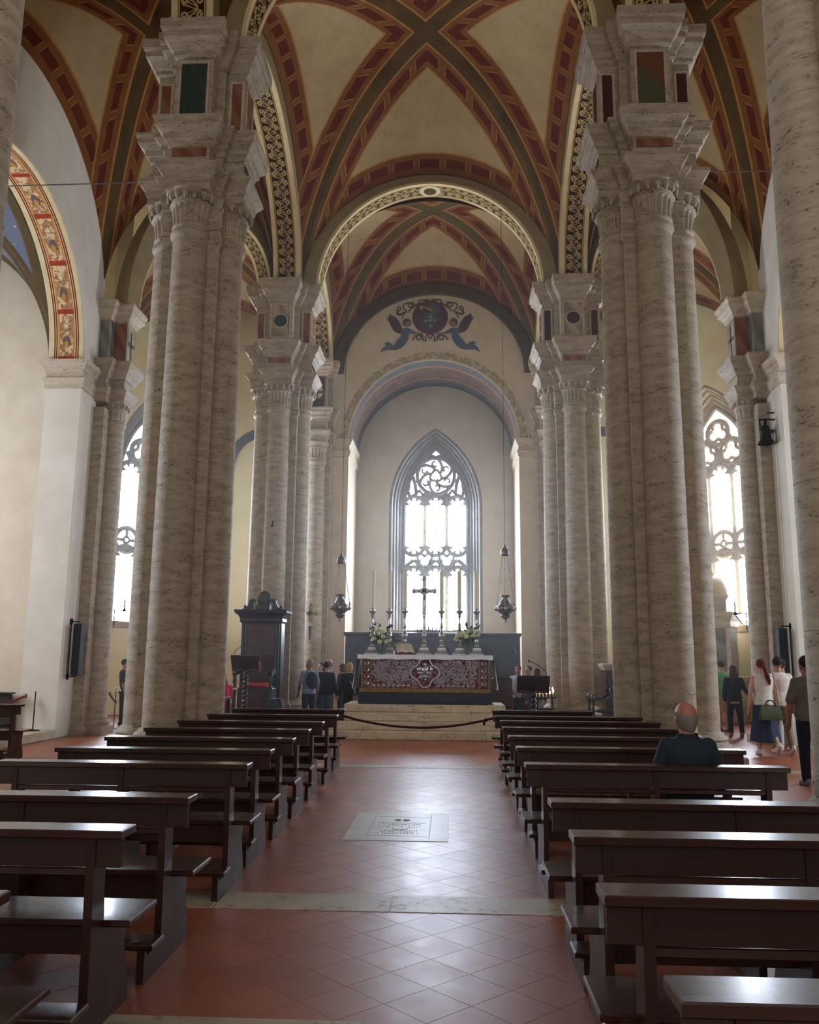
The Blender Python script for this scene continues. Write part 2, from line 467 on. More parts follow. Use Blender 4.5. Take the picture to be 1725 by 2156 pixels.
q = TS*sqrt(.5)
for i in range(-70, 70):
    for j in range(-10, 90):
        x = -.32+(i-j)*q*1.0; y = (i+j)*q
        if not (-9 < x < 8 and 1.6 < y < 18.3): continue
        if x < -8.05 or x > 6.95: continue
        cells.append((x, y))
cells = [c for c in cells if not in_strip(*c, e=-.22)]
near = sorted([c for c in cells if -1.65 < c[0] < .8 and c[1] > 3.0], key=lambda c: c[1])[:290]
ns = set(near)
for (x, y) in near:
    place(tm, 'floor_tile', floor, (x, y, random.uniform(-.0002, .0002)), (0, 0, pi/4))
mb = MB(); R45 = Matrix.Rotation(pi/4, 3, 'Z')
for (x, y) in cells:
    if (x, y) in ns: continue
    z = random.uniform(-.0002, .0002); h = TS/2-.0012
    ring = lambda o, zz: [tuple(Vector((x, y, zz))+R45 @ Vector((sx*(h-o), sy*(h-o), 0))) for sx, sy in ((-1, -1), (1, -1), (1, 1), (-1, 1))]
    mb.loft([ring(0, -.012), ring(0, z-.0007), ring(.0007, z)], 0, False)
    n = len(mb.v); mb.add([], [], 0); mb.f.append([n-4, n-3, n-2, n-1]); mb.m.append(0); mb.uv.append(None)
o = mb.build('floor_tile_field', 'terracotta', floor); tag(o, 'remaining terracotta floor tiles laid diagonally', kind='stuff')
# plain terracotta beyond the tiled part we can tell apart
MB().box(-8.0, 6.9, 18.35, 28, -.02, 0).build('far_tiling', 'terracotta', floor)
MB().box(-10.4, -8.0, 18.35, 27, -.02, 0).build('far_tiling', 'terracotta', floor)
MB().box(6.9, 9.4, 18.35, 27, -.02, 0).build('far_tiling', 'terracotta', floor)
# tomb slab
ts = thing('tomb_slab', 'pale marble tomb slab with engraved cross set in the aisle floor', 'floor slab', (0, 0, 0))
x0, x1, y0, y1 = slab
ix0, ix1, iy0, iy1 = -.79, -.20, 8.42, 9.40
for (a, b, c, d) in ((x0, ix0-.006, y0, y1), (ix1+.006, x1, y0, y1), (ix0-.006, ix1+.006, y0, iy0-.006), (ix0-.006, ix1+.006, iy1+.006, y1)):
    MB().cbox(a, b, c, d, -.05, .004, .003).build('border_stone', 'slab_marble', ts)
MB().cbox(ix0, ix1, iy0, iy1, -.05, .004, .003).build('inscribed_panel', 'slab_marble', ts)
mb = MB(); cx = (ix0+ix1)/2
for row, (yy, wd) in enumerate(((9.05, .24), (8.98, .2), (8.91, .22), (8.84, .16), (8.66, .2), (8.59, .17), (8.52, .22))):
    x = cx-wd
    while x < cx+wd:
        w = random.uniform(.008, .02)
        if random.random() < .8: mb.box(x, x+w*.7, yy, yy+.028, .003, .0052)
        x += w+.008
mb.tube([(cx-.08, 8.8, .004), (cx-.06, 8.73, .004), (cx, 8.7, .004), (cx+.06, 8.73, .004), (cx+.08, 8.8, .004)], .004, 5)
o = mb.build('inscription', 'slab_letter', ts)
o = MB()
for sx in (-1, 1):
    o.prism([(cx+sx*p[0], 9.22+p[1]) for p in ([(.015, -.06), (.015, .06)]+[(.015+.07*cos(t), .06*sin(t)) for t in (1.2, .7, .2, -.2, -.7, -1.2)])], lambda u, v, w: (u, v, w), .003, .0054)
o.box(cx-.02, cx+.02, 9.2, 9.24, .003, .0056, 1)
o.build('engraved_cross', ['slab_letter', 'slab_marble'], ts)

# ---------------------------------------------------------------- compound piers
def plus(a, b, c):
    return [(-b, -c), (b, -c), (b, -a), (a, -a), (a, -b), (c, -b), (c, b), (a, b), (a, a), (b, a), (b, c), (-b, c), (-b, a), (-a, a), (-a, b), (-c, b), (-c, -b), (-a, -b), (-a, -a), (-b, -a)]
COLR = .317
def fluted(r0, r1, z0, z1, n=20, depth=.03):
    mb = MB(); rings = []
    for z, r, d in ((z0, r0, 0), (z0+.03, r0+.006, depth), ((z0+z1)/2, (r0+r1)/2, depth), (z1-.04, r1, depth), (z1, r1+.012, 0)):
        rings.append([((r-(d if (j % 4) in (1, 2) else 0))*cos(2*pi*j/(4*n)), (r-(d if (j % 4) in (1, 2) else 0))*sin(2*pi*j/(4*n)), z) for j in range(4*n)])
    return mb.loft(rings, 0, False)
ENT = [(-.02, 9.22), (.03, 9.24), (.03, 9.36), (.05, 9.38), (.075, 9.48), (.15, 9.58), (.17, 9.60), (.17, 9.66), (.03, 9.69), (.03, 9.80), (.0, 9.82),
       (.0, 10.0), (.03, 10.02), (.05, 10.09), (.09, 10.12), (.10, 10.2), (.17, 10.27), (.20, 10.30), (.20, 10.36), (.24, 10.42), (.24, 10.46), (-.04, 10.47)]
IMP = [(-.06, 11.66), (.0, 11.68), (.03, 11.71), (.03, 11.77), (.06, 11.80), (.11, 11.90), (.16, 11.95), (.175, 11.96), (.175, 12.05), (.20, 12.07), (.22, 12.11), (.22, 12.27), (-.05, 12.275)]
_pm = {}
def pier_meshes():
    _pm['plinth'] = MB().plan(plus(PA, .42, PC+.06), [(.15, 0), (.15, .28), (.13, .30), (-.05, .30)]).mesh('plinth', ['travertine'])
    _pm['base'] = MB().lathe([(.0, .28), (.41, .29), (.47, .33), (.49, .38), (.47, .43), (.42, .46), (.41, .49), (.43, .52), (.42, .55), (.375, .57), (.36, .60), (.32, .63)], 28, caps=False).mesh('base', ['travertine'], smooth=50)
    prof = []
    zz = [.60, 1.9, 3.1, 4.3, 5.4, 6.5, 7.5, 8.45]
    for i, z in enumerate(zz):
        r = COLR*(1-.10*(max(0, z-2.5)/6)**1.4)
        if 0 < i < len(zz)-1: prof += [(r, z-.006), (r-.005, z), (r, z+.006)]
        else: prof.append((r, z))
    _pm['shaft'] = MB().lathe(prof, 36, caps=False).mesh('half_column', ['travertine'], smooth=30)
    rt = prof[-1][0]
    c = MB().lathe([(rt, 8.44), (rt+.02, 8.47), (rt+.045, 8.50), (rt+.05, 8.54), (rt+.04, 8.58), (rt+.015, 8.60), (rt+.012, 8.63), (rt+.03, 8.65), (rt+.028, 8.68), (rt, 8.69)], 28, caps=False)
    fl = fluted(rt+.005, rt+.05, 8.68, 9.03); c.add(fl.v, fl.f)
    c.lathe([(rt+.06, 9.03), (rt+.085, 9.05), (rt+.06, 9.07), (rt+.05, 9.08), (rt+.13, 9.24), (rt+.15, 9.27)], 28, caps=False)
    _pm['capital'] = c.mesh('capital', ['travertine'], smooth=35)
    _pm['egg'] = MB().ell((0, 0, 0), .05, .04, .085, 8, 6).mesh('egg', ['travertine'], smooth=60)
    _pm['dart'] = MB().loft([[(-.012, 0, -.07), (0, -.02, -.07), (.012, 0, -.07)], [(-.02, 0, .07), (0, -.03, .07), (.02, 0, .07)]]).mesh('dart', ['travertine'])
    cp = MB().box(-PA, PA, -PA, PA, .25, 8.46)
    cp.plan([(-PA, -PA), (PA, -PA), (PA, PA), (-PA, PA)], [(0, 8.42), (.04, 8.46), (.045, 8.56), (.012, 8.6), (.03, 8.66), (0, 8.69), (.015, 8.7), (.03, 9.02), (.06, 9.05), (.03, 9.08), (.08, 9.24), (.0, 9.25)])
    cp.plan([(-PA, -PA), (PA, -PA), (PA, PA), (-PA, PA)], [(.1, .28), (.13, .38), (.07, .46), (.08, .52), (.03, .58), (0, .6)])
    _pm['core'] = cp.mesh('core', ['travertine'])
    _pm['ent'] = MB().plan(plus(PA, PB, PC), ENT).mesh('entablature', ['travertine'])
    _pm['dado'] = MB().plan(plus(PA-.02, PB-.01, PC-.04), [(0, 10.46), (0, 11.68)]).mesh('dado_block', ['travertine'])
    _pm['imp'] = MB().plan(plus(PA, PB, PC), IMP).mesh('impost', ['travertine'])
pier_meshes()
def panel_on(dado, face, hw, z0, z1, mat, inner=None, offx=0.0, reach=PC-.04):
    # face: 0 west (-y), 1 east(+x)... rotated by face*90deg ; framed marble slab
    def T(mb):
        return mb.xf(Matrix.Rotation(face*pi/2, 4, 'Z'))
    y = -reach
    fr = MB()
    for (a, b, c, d) in ((-hw-.045, hw+.045, z0-.045, z0), (-hw-.045, hw+.045, z1, z1+.045), (-hw-.045, -hw, z0, z1), (hw, hw+.045, z0, z1)):
        fr.box(offx+a, offx+b, y-.022, y+.01, c, d)
    T(fr).build('panel_frame', 'travertine_pale', dado)
    p = T(MB().box(offx-hw, offx+hw, y-.006, y+.02, z0, z1)).build('marble_panel', mat, dado)
    if inner:
        r = hw*.86; zc = (z0+z1)/2
        ring = MB(); n = 28
        ring.prism([(offx+r*cos(2*pi*k/n), zc+r*sin(2*pi*k/n)) for k in range(n)], lambda u, v, w: (u, w, v), y-.02, y)
        T(ring).build('roundel_ring', 'travertine_pale', dado)
        disc = MB().prism([(offx+r*.84*cos(2*pi*k/n), zc+r*.84*sin(2*pi*k/n)) for k in range(n)], lambda u, v, w: (u, w, v), y-.026, y)
        T(disc).build('roundel', inner, dado)
def pier(label, x, y, zs, panels, detail=True):
    t = thing('compound_pier', label, 'pier', (x, y, 0))
    t.scale = (1, 1, zs)
    place(_pm['plinth'], 'plinth', t); place(_pm['core'], 'core', t)
    for k in range(4):
        dx, dy = (0, 1, 0, -1)[k], (-1, 0, 1, 0)[k]
        place(_pm['base'], 'base', t, (dx*PA, dy*PA, 0))
        place(_pm['shaft'], 'half_column', t, (dx*PA, dy*PA, 0))
        cap = place(_pm['capital'], 'capital', t, (dx*PA, dy*PA, 0))
        if detail and k != 2:
            for j in range(-4, 5):
                a = atan2(dy, dx)+j*pi/8.2; r = .287+.105
                if j % 1 == 0:
                    place(_pm['egg'], 'egg', cap, (r*cos(a), r*sin(a), 9.165), (radians(0), 0, a-pi/2))
                if j < 4:
                    a2 = a+pi/16.4
                    place(_pm['dart'], 'dart', cap, (r*cos(a2), r*sin(a2), 9.165), (0, 0, a2+pi/2))
    place(_pm['ent'], 'entablature', t)
    d = place(_pm['dado'], 'dado_block', t); place(_pm['imp'], 'impost', t)
    if detail:
        for p in panels: panel_on(d, *p[:5], **p[5])
        for k, mt in ((0, 'marble_red'), (1, 'marble_porphyry'), (3, 'marble_porphyry')):
            mb = MB().box(-PB+.04, PB-.04, -PC-.012, -PC+.02, 9.84, 9.99).xf(Matrix.Rotation(k*pi/2, 4, 'Z'))
            mb.build('frieze_slab', mt, t)
    return t
Zm = .953
pier('massive travertine compound pier with green marble panel, bishop throne beyond it', -4.32, Y1, 1, [
    (0, .22, 10.56, 11.58, 'marble_green', {}), (1, .2, 10.56, 11.55, 'marble_red', {}), (3, .2, 10.56, 11.55, 'marble_red', {}),
    (0, .085, 10.6, 11.5, 'marble_red', {'offx': .625, 'reach': PB-.01}), (0, .085, 10.6, 11.5, 'marble_red', {'offx': -.625, 'reach': PB-.01})])
pier('massive travertine compound pier with red-green fan marble panel, behind the seated man', 3.30, Y1, 1, [
    (0, .22, 10.56, 11.58, 'marble_fan', {}), (3, .2, 10.56, 11.55, 'marble_porphyry', {}), (1, .2, 10.56, 11.55, 'marble_red', {}),
    (0, .085, 10.6, 11.5, 'marble_porphyry', {'offx': .625, 'reach': PB-.01}), (0, .085, 10.6, 11.5, 'marble_porphyry', {'offx': -.625, 'reach': PB-.01})])
pier('travertine compound pier with green marble roundel behind the bishop throne', -4.53, Y2, Zm, [
    (0, .24, 10.62, 11.55, 'marble_veined', {'inner': 'marble_green'}), (1, .2, 10.62, 11.55, 'marble_red', {'inner': 'marble_red'}), (3, .2, 10.62, 11.55, 'marble_red', {}),
    (0, .085, 10.6, 11.5, 'marble_red', {'offx': .625, 'reach': PB-.01}), (0, .085, 10.6, 11.5, 'marble_red', {'offx': -.625, 'reach': PB-.01})])
pier('travertine compound pier with porphyry roundel beside the right lectern', 3.25, Y2, Zm, [
    (0, .24, 10.62, 11.55, 'marble_veined', {'inner': 'marble_porphyry'}), (3, .2, 10.62, 11.55, 'marble_porphyry', {'inner': 'marble_porphyry'}), (1, .2, 10.62, 11.55, 'marble_red', {}),
    (0, .085, 10.6, 11.5, 'marble_porphyry', {'offx': .625, 'reach': PB-.01}), (0, .085, 10.6, 11.5, 'marble_porphyry', {'offx': -.625, 'reach': PB-.01})])
pier('close pitted travertine compound pier at the end of the front pews, its top unseen', 3.63, 6.95, 1, [], False)
pier('travertine compound pier of which only a sliver of shaft shows beside the left aisle', AX-PX, Y0, 1, [], False)

# ---------------------------------------------------------------- painted arches between the piers
TR = [0]
def arch(A, B, rise, hw, outer, over, side=None, soff='interlace', face='paint_arch', label=None, n=44, medallion=False):
    """A, B: (x, y, z) springing points; hw: half thickness; outer: extra rise at the crown of the back; over: how far the back reaches past the springing"""
    A = Vector(A); B = Vector(B); d = Vector((B.x-A.x, B.y-A.y, 0)); hs = d.length/2; d.normalize()
    nrm = Vector((-d.y, d.x, 0)); mid = (A+B)/2
    def P(th, k, w):
        h = hs+over*k
        p = Vector((mid.x, mid.y, 0))-d*(h*cos(th))+nrm*w
        p.z = A.z+(B.z-A.z)*(1-cos(th))/2+(rise+outer*k)*sin(th)
        return p
    cols = [-hw, -hw*.70, -hw*.62, hw*.62, hw*.70, hw]
    cm = [1, 2, 0, 2, 1]
    mb = MB(); L = 0; kb = .07/outer
    for i in range(n):
        t0, t1 = pi*i/n, pi*(i+1)/n
        l = (P(t1, 0, 0)-P(t0, 0, 0)).length; L1 = L+l
        for j in range(5):
            a, b = cols[j], cols[j+1]
            q = [P(t0, 0, a), P(t0, 0, b), P(t1, 0, b), P(t1, 0, a)]
            bw = hw*1.24
            mb.add(q, [(0, 1, 2, 3)], cm[j], [[(0, L/bw), (1, L/bw), (1, L1/bw), (0, L1/bw)]])
        for w in (-hw, hw):
            mb.add([P(t0, 0, w), P(t1, 0, w), P(t1, kb, w), P(t0, kb, w)], [(0, 1, 2, 3)], 1)
            mb.add([P(t0, kb, w), P(t1, kb, w), P(t1, 1, w), P(t0, 1, w)], [(0, 1, 2, 3)], 3)
        mb.add([P(t0, 1, -hw), P(t0, 1, hw), P(t1, 1, hw), P(t1, 1, -hw)], [(0, 1, 2, 3)], 3)
        L = L1
    if side == 'right': fin(mb, 'right')
    TR[0] += 1
    o = mb.build('trim_%d' % TR[0], [soff, 'paint_cream', 'paint_light', face], None, 25)
    tag(o, label, 'arch', kind='structure')
    if medallion:
        c = P(pi/2, 0, 0)
        m2 = MB().lathe([(0, -.03), (.24, -.03), (.3, -.015), (.3, .02)], 24, tuple(c), 1, sy=.9).lathe([(0, -.05), (.13, -.045), (.18, -.03)], 20, tuple(c), 0)
        m2.build('medallion', ['paint_olive', 'paint_cream'], o, 40)
    return o
XL, XR = AX-PX, AX+PX
arch((XL+PC, Y2, 11.68), (XR-PC, Y2, 11.68), 3.05, .36, .42, .44, label='painted round arch over the altar with roundel at its crown', soff='interlace_fine', medallion=True)
arch((XL+PC, Y1, 12.28), (XR-PC, Y1, 12.28), 3.05, .36, .5, .44, label='painted round arch across the nave between the two nearer piers')
for s in SIDES:
    x = XL if s == 'left' else XR
    sd = 'left' if s == 'left' else 'right'
    arch((x, Y1+PC, 12.28), (x, Y2-PC, 11.68), 2.75, .36, .85, .44, label='painted interlace arch on the %s side of the nave running to the altar pier' % sd)
    arch((x, Y2+PC, 11.68), (x, YE-.2, 11.3), 2.3, .36, 1.1, .44, label='painted interlace arch on the %s side of the chancel' % sd)
    arch((x, Y0+PC, 12.28), (x, Y1-PC, 12.28), 2.6, .36, .9, .44, label='painted interlace arch on the %s side above the front pews' % sd)
    arch((x if s == 'left' else mx(x), 0, 0) and (-7.55, 18.75, 9.82), (XL-PC+.05, Y2-.1, 11.6), 2.3, .28, 1.15, .35, side=s, label='narrow painted arch crossing the %s aisle beside the tall window' % sd, soff='interlace_fine', face='paint_arch')

# ---------------------------------------------------------------- painted groin vaults
def vault(c00, c10, c11, c01, H, dome, parent, mats=None, dark='paint_dark', wA=.2, wB=.55, wE=.5):
    """corner springing points (x,y,z): c00 (p-,q-), c10 (p+,q-), c11 (p+,q+), c01 (p-,q+)"""
    C = [Vector(c) for c in (c00, c10, c11, c01)]
    def S3(p, q):
        a = (1-p)*(1-q)/4; b = (1+p)*(1-q)/4; c = (1+p)*(1+q)/4; d = (1-p)*(1+q)/4
        v = C[0]*a+C[1]*b+C[2]*c+C[3]*d
        h = max(sqrt(max(0, 1-p*p)), sqrt(max(0, 1-q*q)))
        v.z += H*h+dome*(1-max(abs(p), abs(q))**3)
        return v
    la = ((C[1]-C[0]).length+(C[2]-C[3]).length)/4; lb = ((C[3]-C[0]).length+(C[2]-C[1]).length)/4
    names = ['vault_web']*4
    for cell in range(4):
        # cell 0: q=+1 side, 1: q=-1, 2: p=+1, 3: p=-1
        hA, hB = (la, lb) if cell < 2 else (lb, la)
        sg = 1 if cell in (0, 2) else -1
        f = (lambda r, t: S3(r, sg*t)) if cell < 2 else (lambda r, t: S3(sg*t, r))
        # row parameters by arc length
        N = 400; th = [pi*i/N for i in range(N+1)]; s = [0]
        for i in range(N): s.append(s[-1]+sqrt((hA*(cos(th[i+1])-cos(th[i])))**2+(H*(sin(th[i+1])-sin(th[i])))**2))
        tot = s[-1]; nun = max(6, 2*round(tot/1.5)+1); unit = tot/nun
        stops = []
        for u in range(nun):
            for frac, k in ((0, 0), (.09, 1), (.12, 2), (.31, 2), (.5, 2), (.69, 2), (.88, 1), (.91, 0)):
                stops.append(((u+frac)*unit, k))
        stops.append((tot, 0))
        def th_at(sv):
            lo = 0
            for i in range(N):
                if s[i+1] >= sv: return th[i]+(th[i+1]-th[i])*((sv-s[i])/max(1e-9, s[i+1]-s[i]))
            return pi
        mb = MB(); prev = None
        colmat = [0, 2, 1, 1, 1, 2, 3, 2, 1, 1, 1, 2]
        for sv, k in stops:
            t = th_at(sv); r = -cos(t); g = abs(r)
            ds = sqrt((hA*sin(t))**2+(H*cos(t))**2)+1e-6; slope = (hB/hA)*(hA*sin(t))/ds
            kk = sqrt(1+slope*slope)/hB
            wid = [0, wA, wA+.05, wA+.12, wA+.15, wA+wB-.15, wA+wB-.08, wA+wB]
            q0 = [g+w*kk for w in wid[:5]]+[g+(wA+wB-.15)*kk, g+(wA+wB-.05)*kk]
            edge = [1-wE/hB, 1-(wE-.05)/hB, 1-(wE-.13)/hB, 1-.15/hB, 1-.12/hB, 1]
            # columns: dark | light | ochre | panelzone | ochre | light | FIELD | light | ochre | panelzone | ochre
            qs = [g, g+wA*kk, g+(wA+.05)*kk, g+(wA+.17)*kk, g+(wA+wB-.16)*kk, g+(wA+wB-.04)*kk, g+(wA+wB)*kk,
                  1-wE/hB, 1-(wE-.04)/hB, 1-(wE-.15)/hB, 1-.16/hB, 1-.03/hB, 1]
            qs = [min(1, max(g, v)) for v in qs]
            for i in range(1, len(qs)): qs[i] = max(qs[i], qs[i-1]) if i != 7 else qs[i]
            for i in range(7, len(qs)): qs[i] = max(qs[i], qs[6])
            row = [f(r, v) for v in qs]
            if prev:
                pr, pk = prev
                mats_ = ['d', 'l', 'o', 'P', 'o', 'l', 'F', 'l', 'o', 'P', 'o', 'd']
                for c in range(12):
                    mt = {'d': 0, 'l': 2, 'o': 1, 'F': 4, 'P': {0: 1, 1: 2, 2: 3}[pk]}[mats_[c]]
                    a, b, cc, dd = pr[c], pr[c+1], row[c+1], row[c]
                    if (a-b).length+(cc-dd).length < 2e-4: continue
                    mb.add([a, b, cc, dd], [(0, 1, 2, 3)], mt)
            prev = (row, k)
        mb.build('vault_web', mats or [dark, 'paint_ochre', 'paint_light', 'paint_red', 'plaster_vault'], parent, 'full', weld=True)
ceil = thing('ceiling', 'ochre groin vaults with painted red-panelled ribs over nave and aisles', 'ceiling', kind='structure')
i_ = PX-.36
vault((AX-i_, Y1+.36, 12.0), (AX+i_, Y1+.36, 12.0), (AX+i_, Y2-.36, 11.6), (AX-i_, Y2-.36, 11.6), 3.4, 1.05, ceil)
vault((AX-i_, 8.1, 12.0), (AX+i_, 8.1, 12.0), (AX+i_, Y1-.36, 12.0), (AX-i_, Y1-.36, 12.0), 3.4, 1.05, ceil)
vault((AX-i_, Y2+.36, 11.4), (AX+i_, Y2+.36, 11.4), (AX+i_, YE+.02, 11.42), (AX-i_, YE+.02, 11.42), 3.22, 1.3, ceil, dark='paint_olive')
for s in SIDES:
    M_ = (lambda p: p) if s == 'left' else (lambda p: (mx(p[0]), p[1], p[2]))
    vault(M_((-8.18, 10.9, 9.8)), M_((AX-PX-.36, 13.75, 12.0)), M_((AX-PX-.36, 21.6, 11.4)), M_((-8.18, 18.35, 9.8)), 3.3, 1.0, ceil, wA=.16, wB=.48, wE=.46)
    vault(M_((-8.18, 3.5, 9.8)), M_((AX-PX-.36, 8.2, 12.0)), M_((AX-PX-.36, 12.2, 12.0)), M_((-8.18, 10.5, 9.8)), 3.3, 1.0, ceil, wA=.16, wB=.48, wE=.46)
    vault(M_((-8.0, 19.2, 9.8)), M_((AX-PX-.36, 22.4, 11.4)), M_((-5.2, 28.1, 11.0)), M_((-10.6, 24.6, 9.8)), 2.9, .6, ceil, wA=.14, wB=.4, wE=.4)
    # roof closing the aisle beyond the chapels
pts_o = [(AX-3.5*cos(pi*k/36), 11.42+3.25*sin(pi*k/36)) for k in range(37)]; pts_i = [(AX-3.12*cos(pi*k/36), 11.42+2.88*sin(pi*k/36)) for k in range(37)]
MB().prism(pts_o+pts_i[::-1], lambda u, v, w: (u, w, v), YE-.14, YE-.003).build('wall_rib', 'paint_olive', ceil)
ob = MB().box(-16, 15, -4, 33, 17.3, 17.4).build('roof_deck', 'plaster_vault', ceil)

# ---------------------------------------------------------------- side walls with the painted chapel arch
CH_Y, CH_R, CH_Z = 14.6, 3.0, 8.15
def chapel_side(s):
    wl = thing('wall_'+s, 'plastered %s aisle wall with a tall painted chapel arch' % s, 'wall', kind='structure')
    pts = [(18.4, 0), (18.4, 15.5), (3.0, 15.5), (3.0, 0), (CH_Y-CH_R, 0)] + [(CH_Y-CH_R*cos(pi*k/40), CH_Z+CH_R*sin(pi*k/40)) for k in range(41)] + [(CH_Y+CH_R, 0)]
    fin(MB().prism(pts, lambda u, v, w: (w, u, v), -8.95, -8.15), s).build('wall_body', 'plaster_white', wl)
    # painted soffit
    cols = [(-8.935, 5), (-8.83, 1), (-8.80, 0), (-8.785, 1), (-8.755, 0), (-8.74, 2), (-8.70, 3), (-8.40, 2), (-8.36, 0), (-8.345, 1), (-8.315, 0), (-8.30, 1), (-8.27, 5), (-8.165, 5)]
    colm = [c[1] for c in cols]; xs = [c[0] for c in cols]
    mb = MB(); tot = pi*CH_R; npan = 9; stops = []
    for i in range(npan):
        for fr, k in ((0, 0), (.1, 1), (.32, 1), (.55, 1), (.78, 1)): stops.append((pi*(i+fr)/npan, k))
    stops.append((pi, 0))
    r = CH_R-.006
    P = lambda t, x: (x, CH_Y+r*cos(t), CH_Z+r*sin(t))
    for (t0, k), (t1, _) in zip(stops[:-1], stops[1:]):
        for j in range(len(xs)-1):
            m = colm[j]
            if k == 0 and 5 <= j <= 7: m = 4
            mb.add([P(t0, xs[j]), P(t0, xs[j+1]), P(t1, xs[j+1]), P(t1, xs[j])], [(0, 1, 2, 3)], m)
    fin(mb, s).build('painted_soffit', ['paint_cream', 'paint_brick', 'paint_gold', 'floral_panel', 'paint_crimson', 'paint_cream'], wl)
    for i in range(npan):
        for part, (fr, rr, mt) in enumerate(((.42, .085, 'paint_mauve'), (.36, .05, 'paint_gold'), (.75, .075, 'paint_cream'))):
            tc = pi*(i+fr)/npan; m2 = MB(); n = 14
            rad = r-.006-.003*part
            if part < 2:
                ring = [(-8.55+rr*cos(2*pi*k/n), tc+(rr*1.7/CH_R)*sin(2*pi*k/n)) for k in range(n)]
            else:
                ring = [(-8.55+(rr*(1.3 if k % 2 else .5))*cos(2*pi*k/n), tc+(rr*(1.3 if k % 2 else .5)/CH_R)*sin(2*pi*k/n)) for k in range(n)]
            m2.add([(x, CH_Y+rad*cos(t), CH_Z+rad*sin(t)) for x, t in ring], [tuple(range(n))])
            fin(m2, s).build('painted_ornament', mt, wl)
    # impost moulding round both jambs
    for (ya, yb) in ((CH_Y+CH_R, 18.38), (CH_Y-CH_R-1, CH_Y-CH_R)):
        mb = MB().plan([(-8.95, ya), (-8.15, ya), (-8.15, yb), (-8.95, yb)], [(0, 7.5), (.03, 7.52), (.03, 7.6), (.07, 7.7), (.08, 7.74), (.02, 7.76), (.02, 7.9), (.04, 7.92), (.06, 7.98), (.14, 8.06), (.15, 8.15), (0, 8.16)])
        fin(mb, s).build('impost', 'travertine_pale', wl)
    # side chapel behind the arch
    cf = MB().box(-15.0, -8.2, CH_Y-CH_R-.1, CH_Y+CH_R+.02, 0, .16)
    fin(cf, s).build('chapel_floor', 'terracotta', wl)
    for i in range(5):
        ya = CH_Y-CH_R+i*1.2
        fin(MB().cbox(-8.5, -8.12, ya+.003, ya+1.197, 0, .175, .01), s).build('step_stone', 'travertine_pale', wl)
    ca, cz, cr = -11.95, 8.15, 3.0
    # east wall of chapel (faces the camera) and the back wall
    fin(MB().box(-15.2, -8.9, CH_Y+CH_R+.02, CH_Y+CH_R+.3, 0, 12), s).build('chapel_wall', 'plaster', wl)
    fin(MB().box(-15.2, -15.0, CH_Y-CH_R-.2, CH_Y+CH_R+.3, 0, 12), s).build('chapel_wall', 'plaster', wl)
    fin(MB().box(-15.2, -8.9, CH_Y-CH_R-.3, CH_Y-CH_R-.02, 0, 12), s).build('chapel_wall', 'plaster', wl)
    # daylit window of the side chapel, in its outer wall
    fin(MB().box(-15.0, -14.97, 13.2, 14.8, 2.6, 7.4), s).build('chapel_window', 'daylight_glass', wl)
    fr2 = MB()
    for (a, b, c, d) in ((13.05, 13.2, 2.45, 7.55), (14.8, 14.95, 2.45, 7.55), (13.2, 14.8, 2.45, 2.6), (13.2, 14.8, 7.4, 7.55), (13.96, 14.04, 2.6, 7.4)): fr2.box(-15.0, -14.9, a, b, c, d)
    fin(fr2, s).build('chapel_window_frame', 'travertine_pale', wl)
    # dark rib against the east wall and starry vault
    Mr = (lambda p: p) if s == 'left' else (lambda p: (mx(p[0]), p[1], p[2]))
    vault(Mr((-14.98, CH_Y-CH_R, 8.15)), Mr((-8.96, CH_Y-CH_R, 8.15)), Mr((-8.96, CH_Y+CH_R, 8.15)), Mr((-14.98, CH_Y+CH_R, 8.15)), 2.98, .5, wl,
          mats=['paint_olive', 'paint_olive', 'paint_frieze', 'paint_olive', 'starry_blue'], wA=.08, wB=.12, wE=.26)
    return wl
WL = {s: chapel_side(s) for s in SIDES}

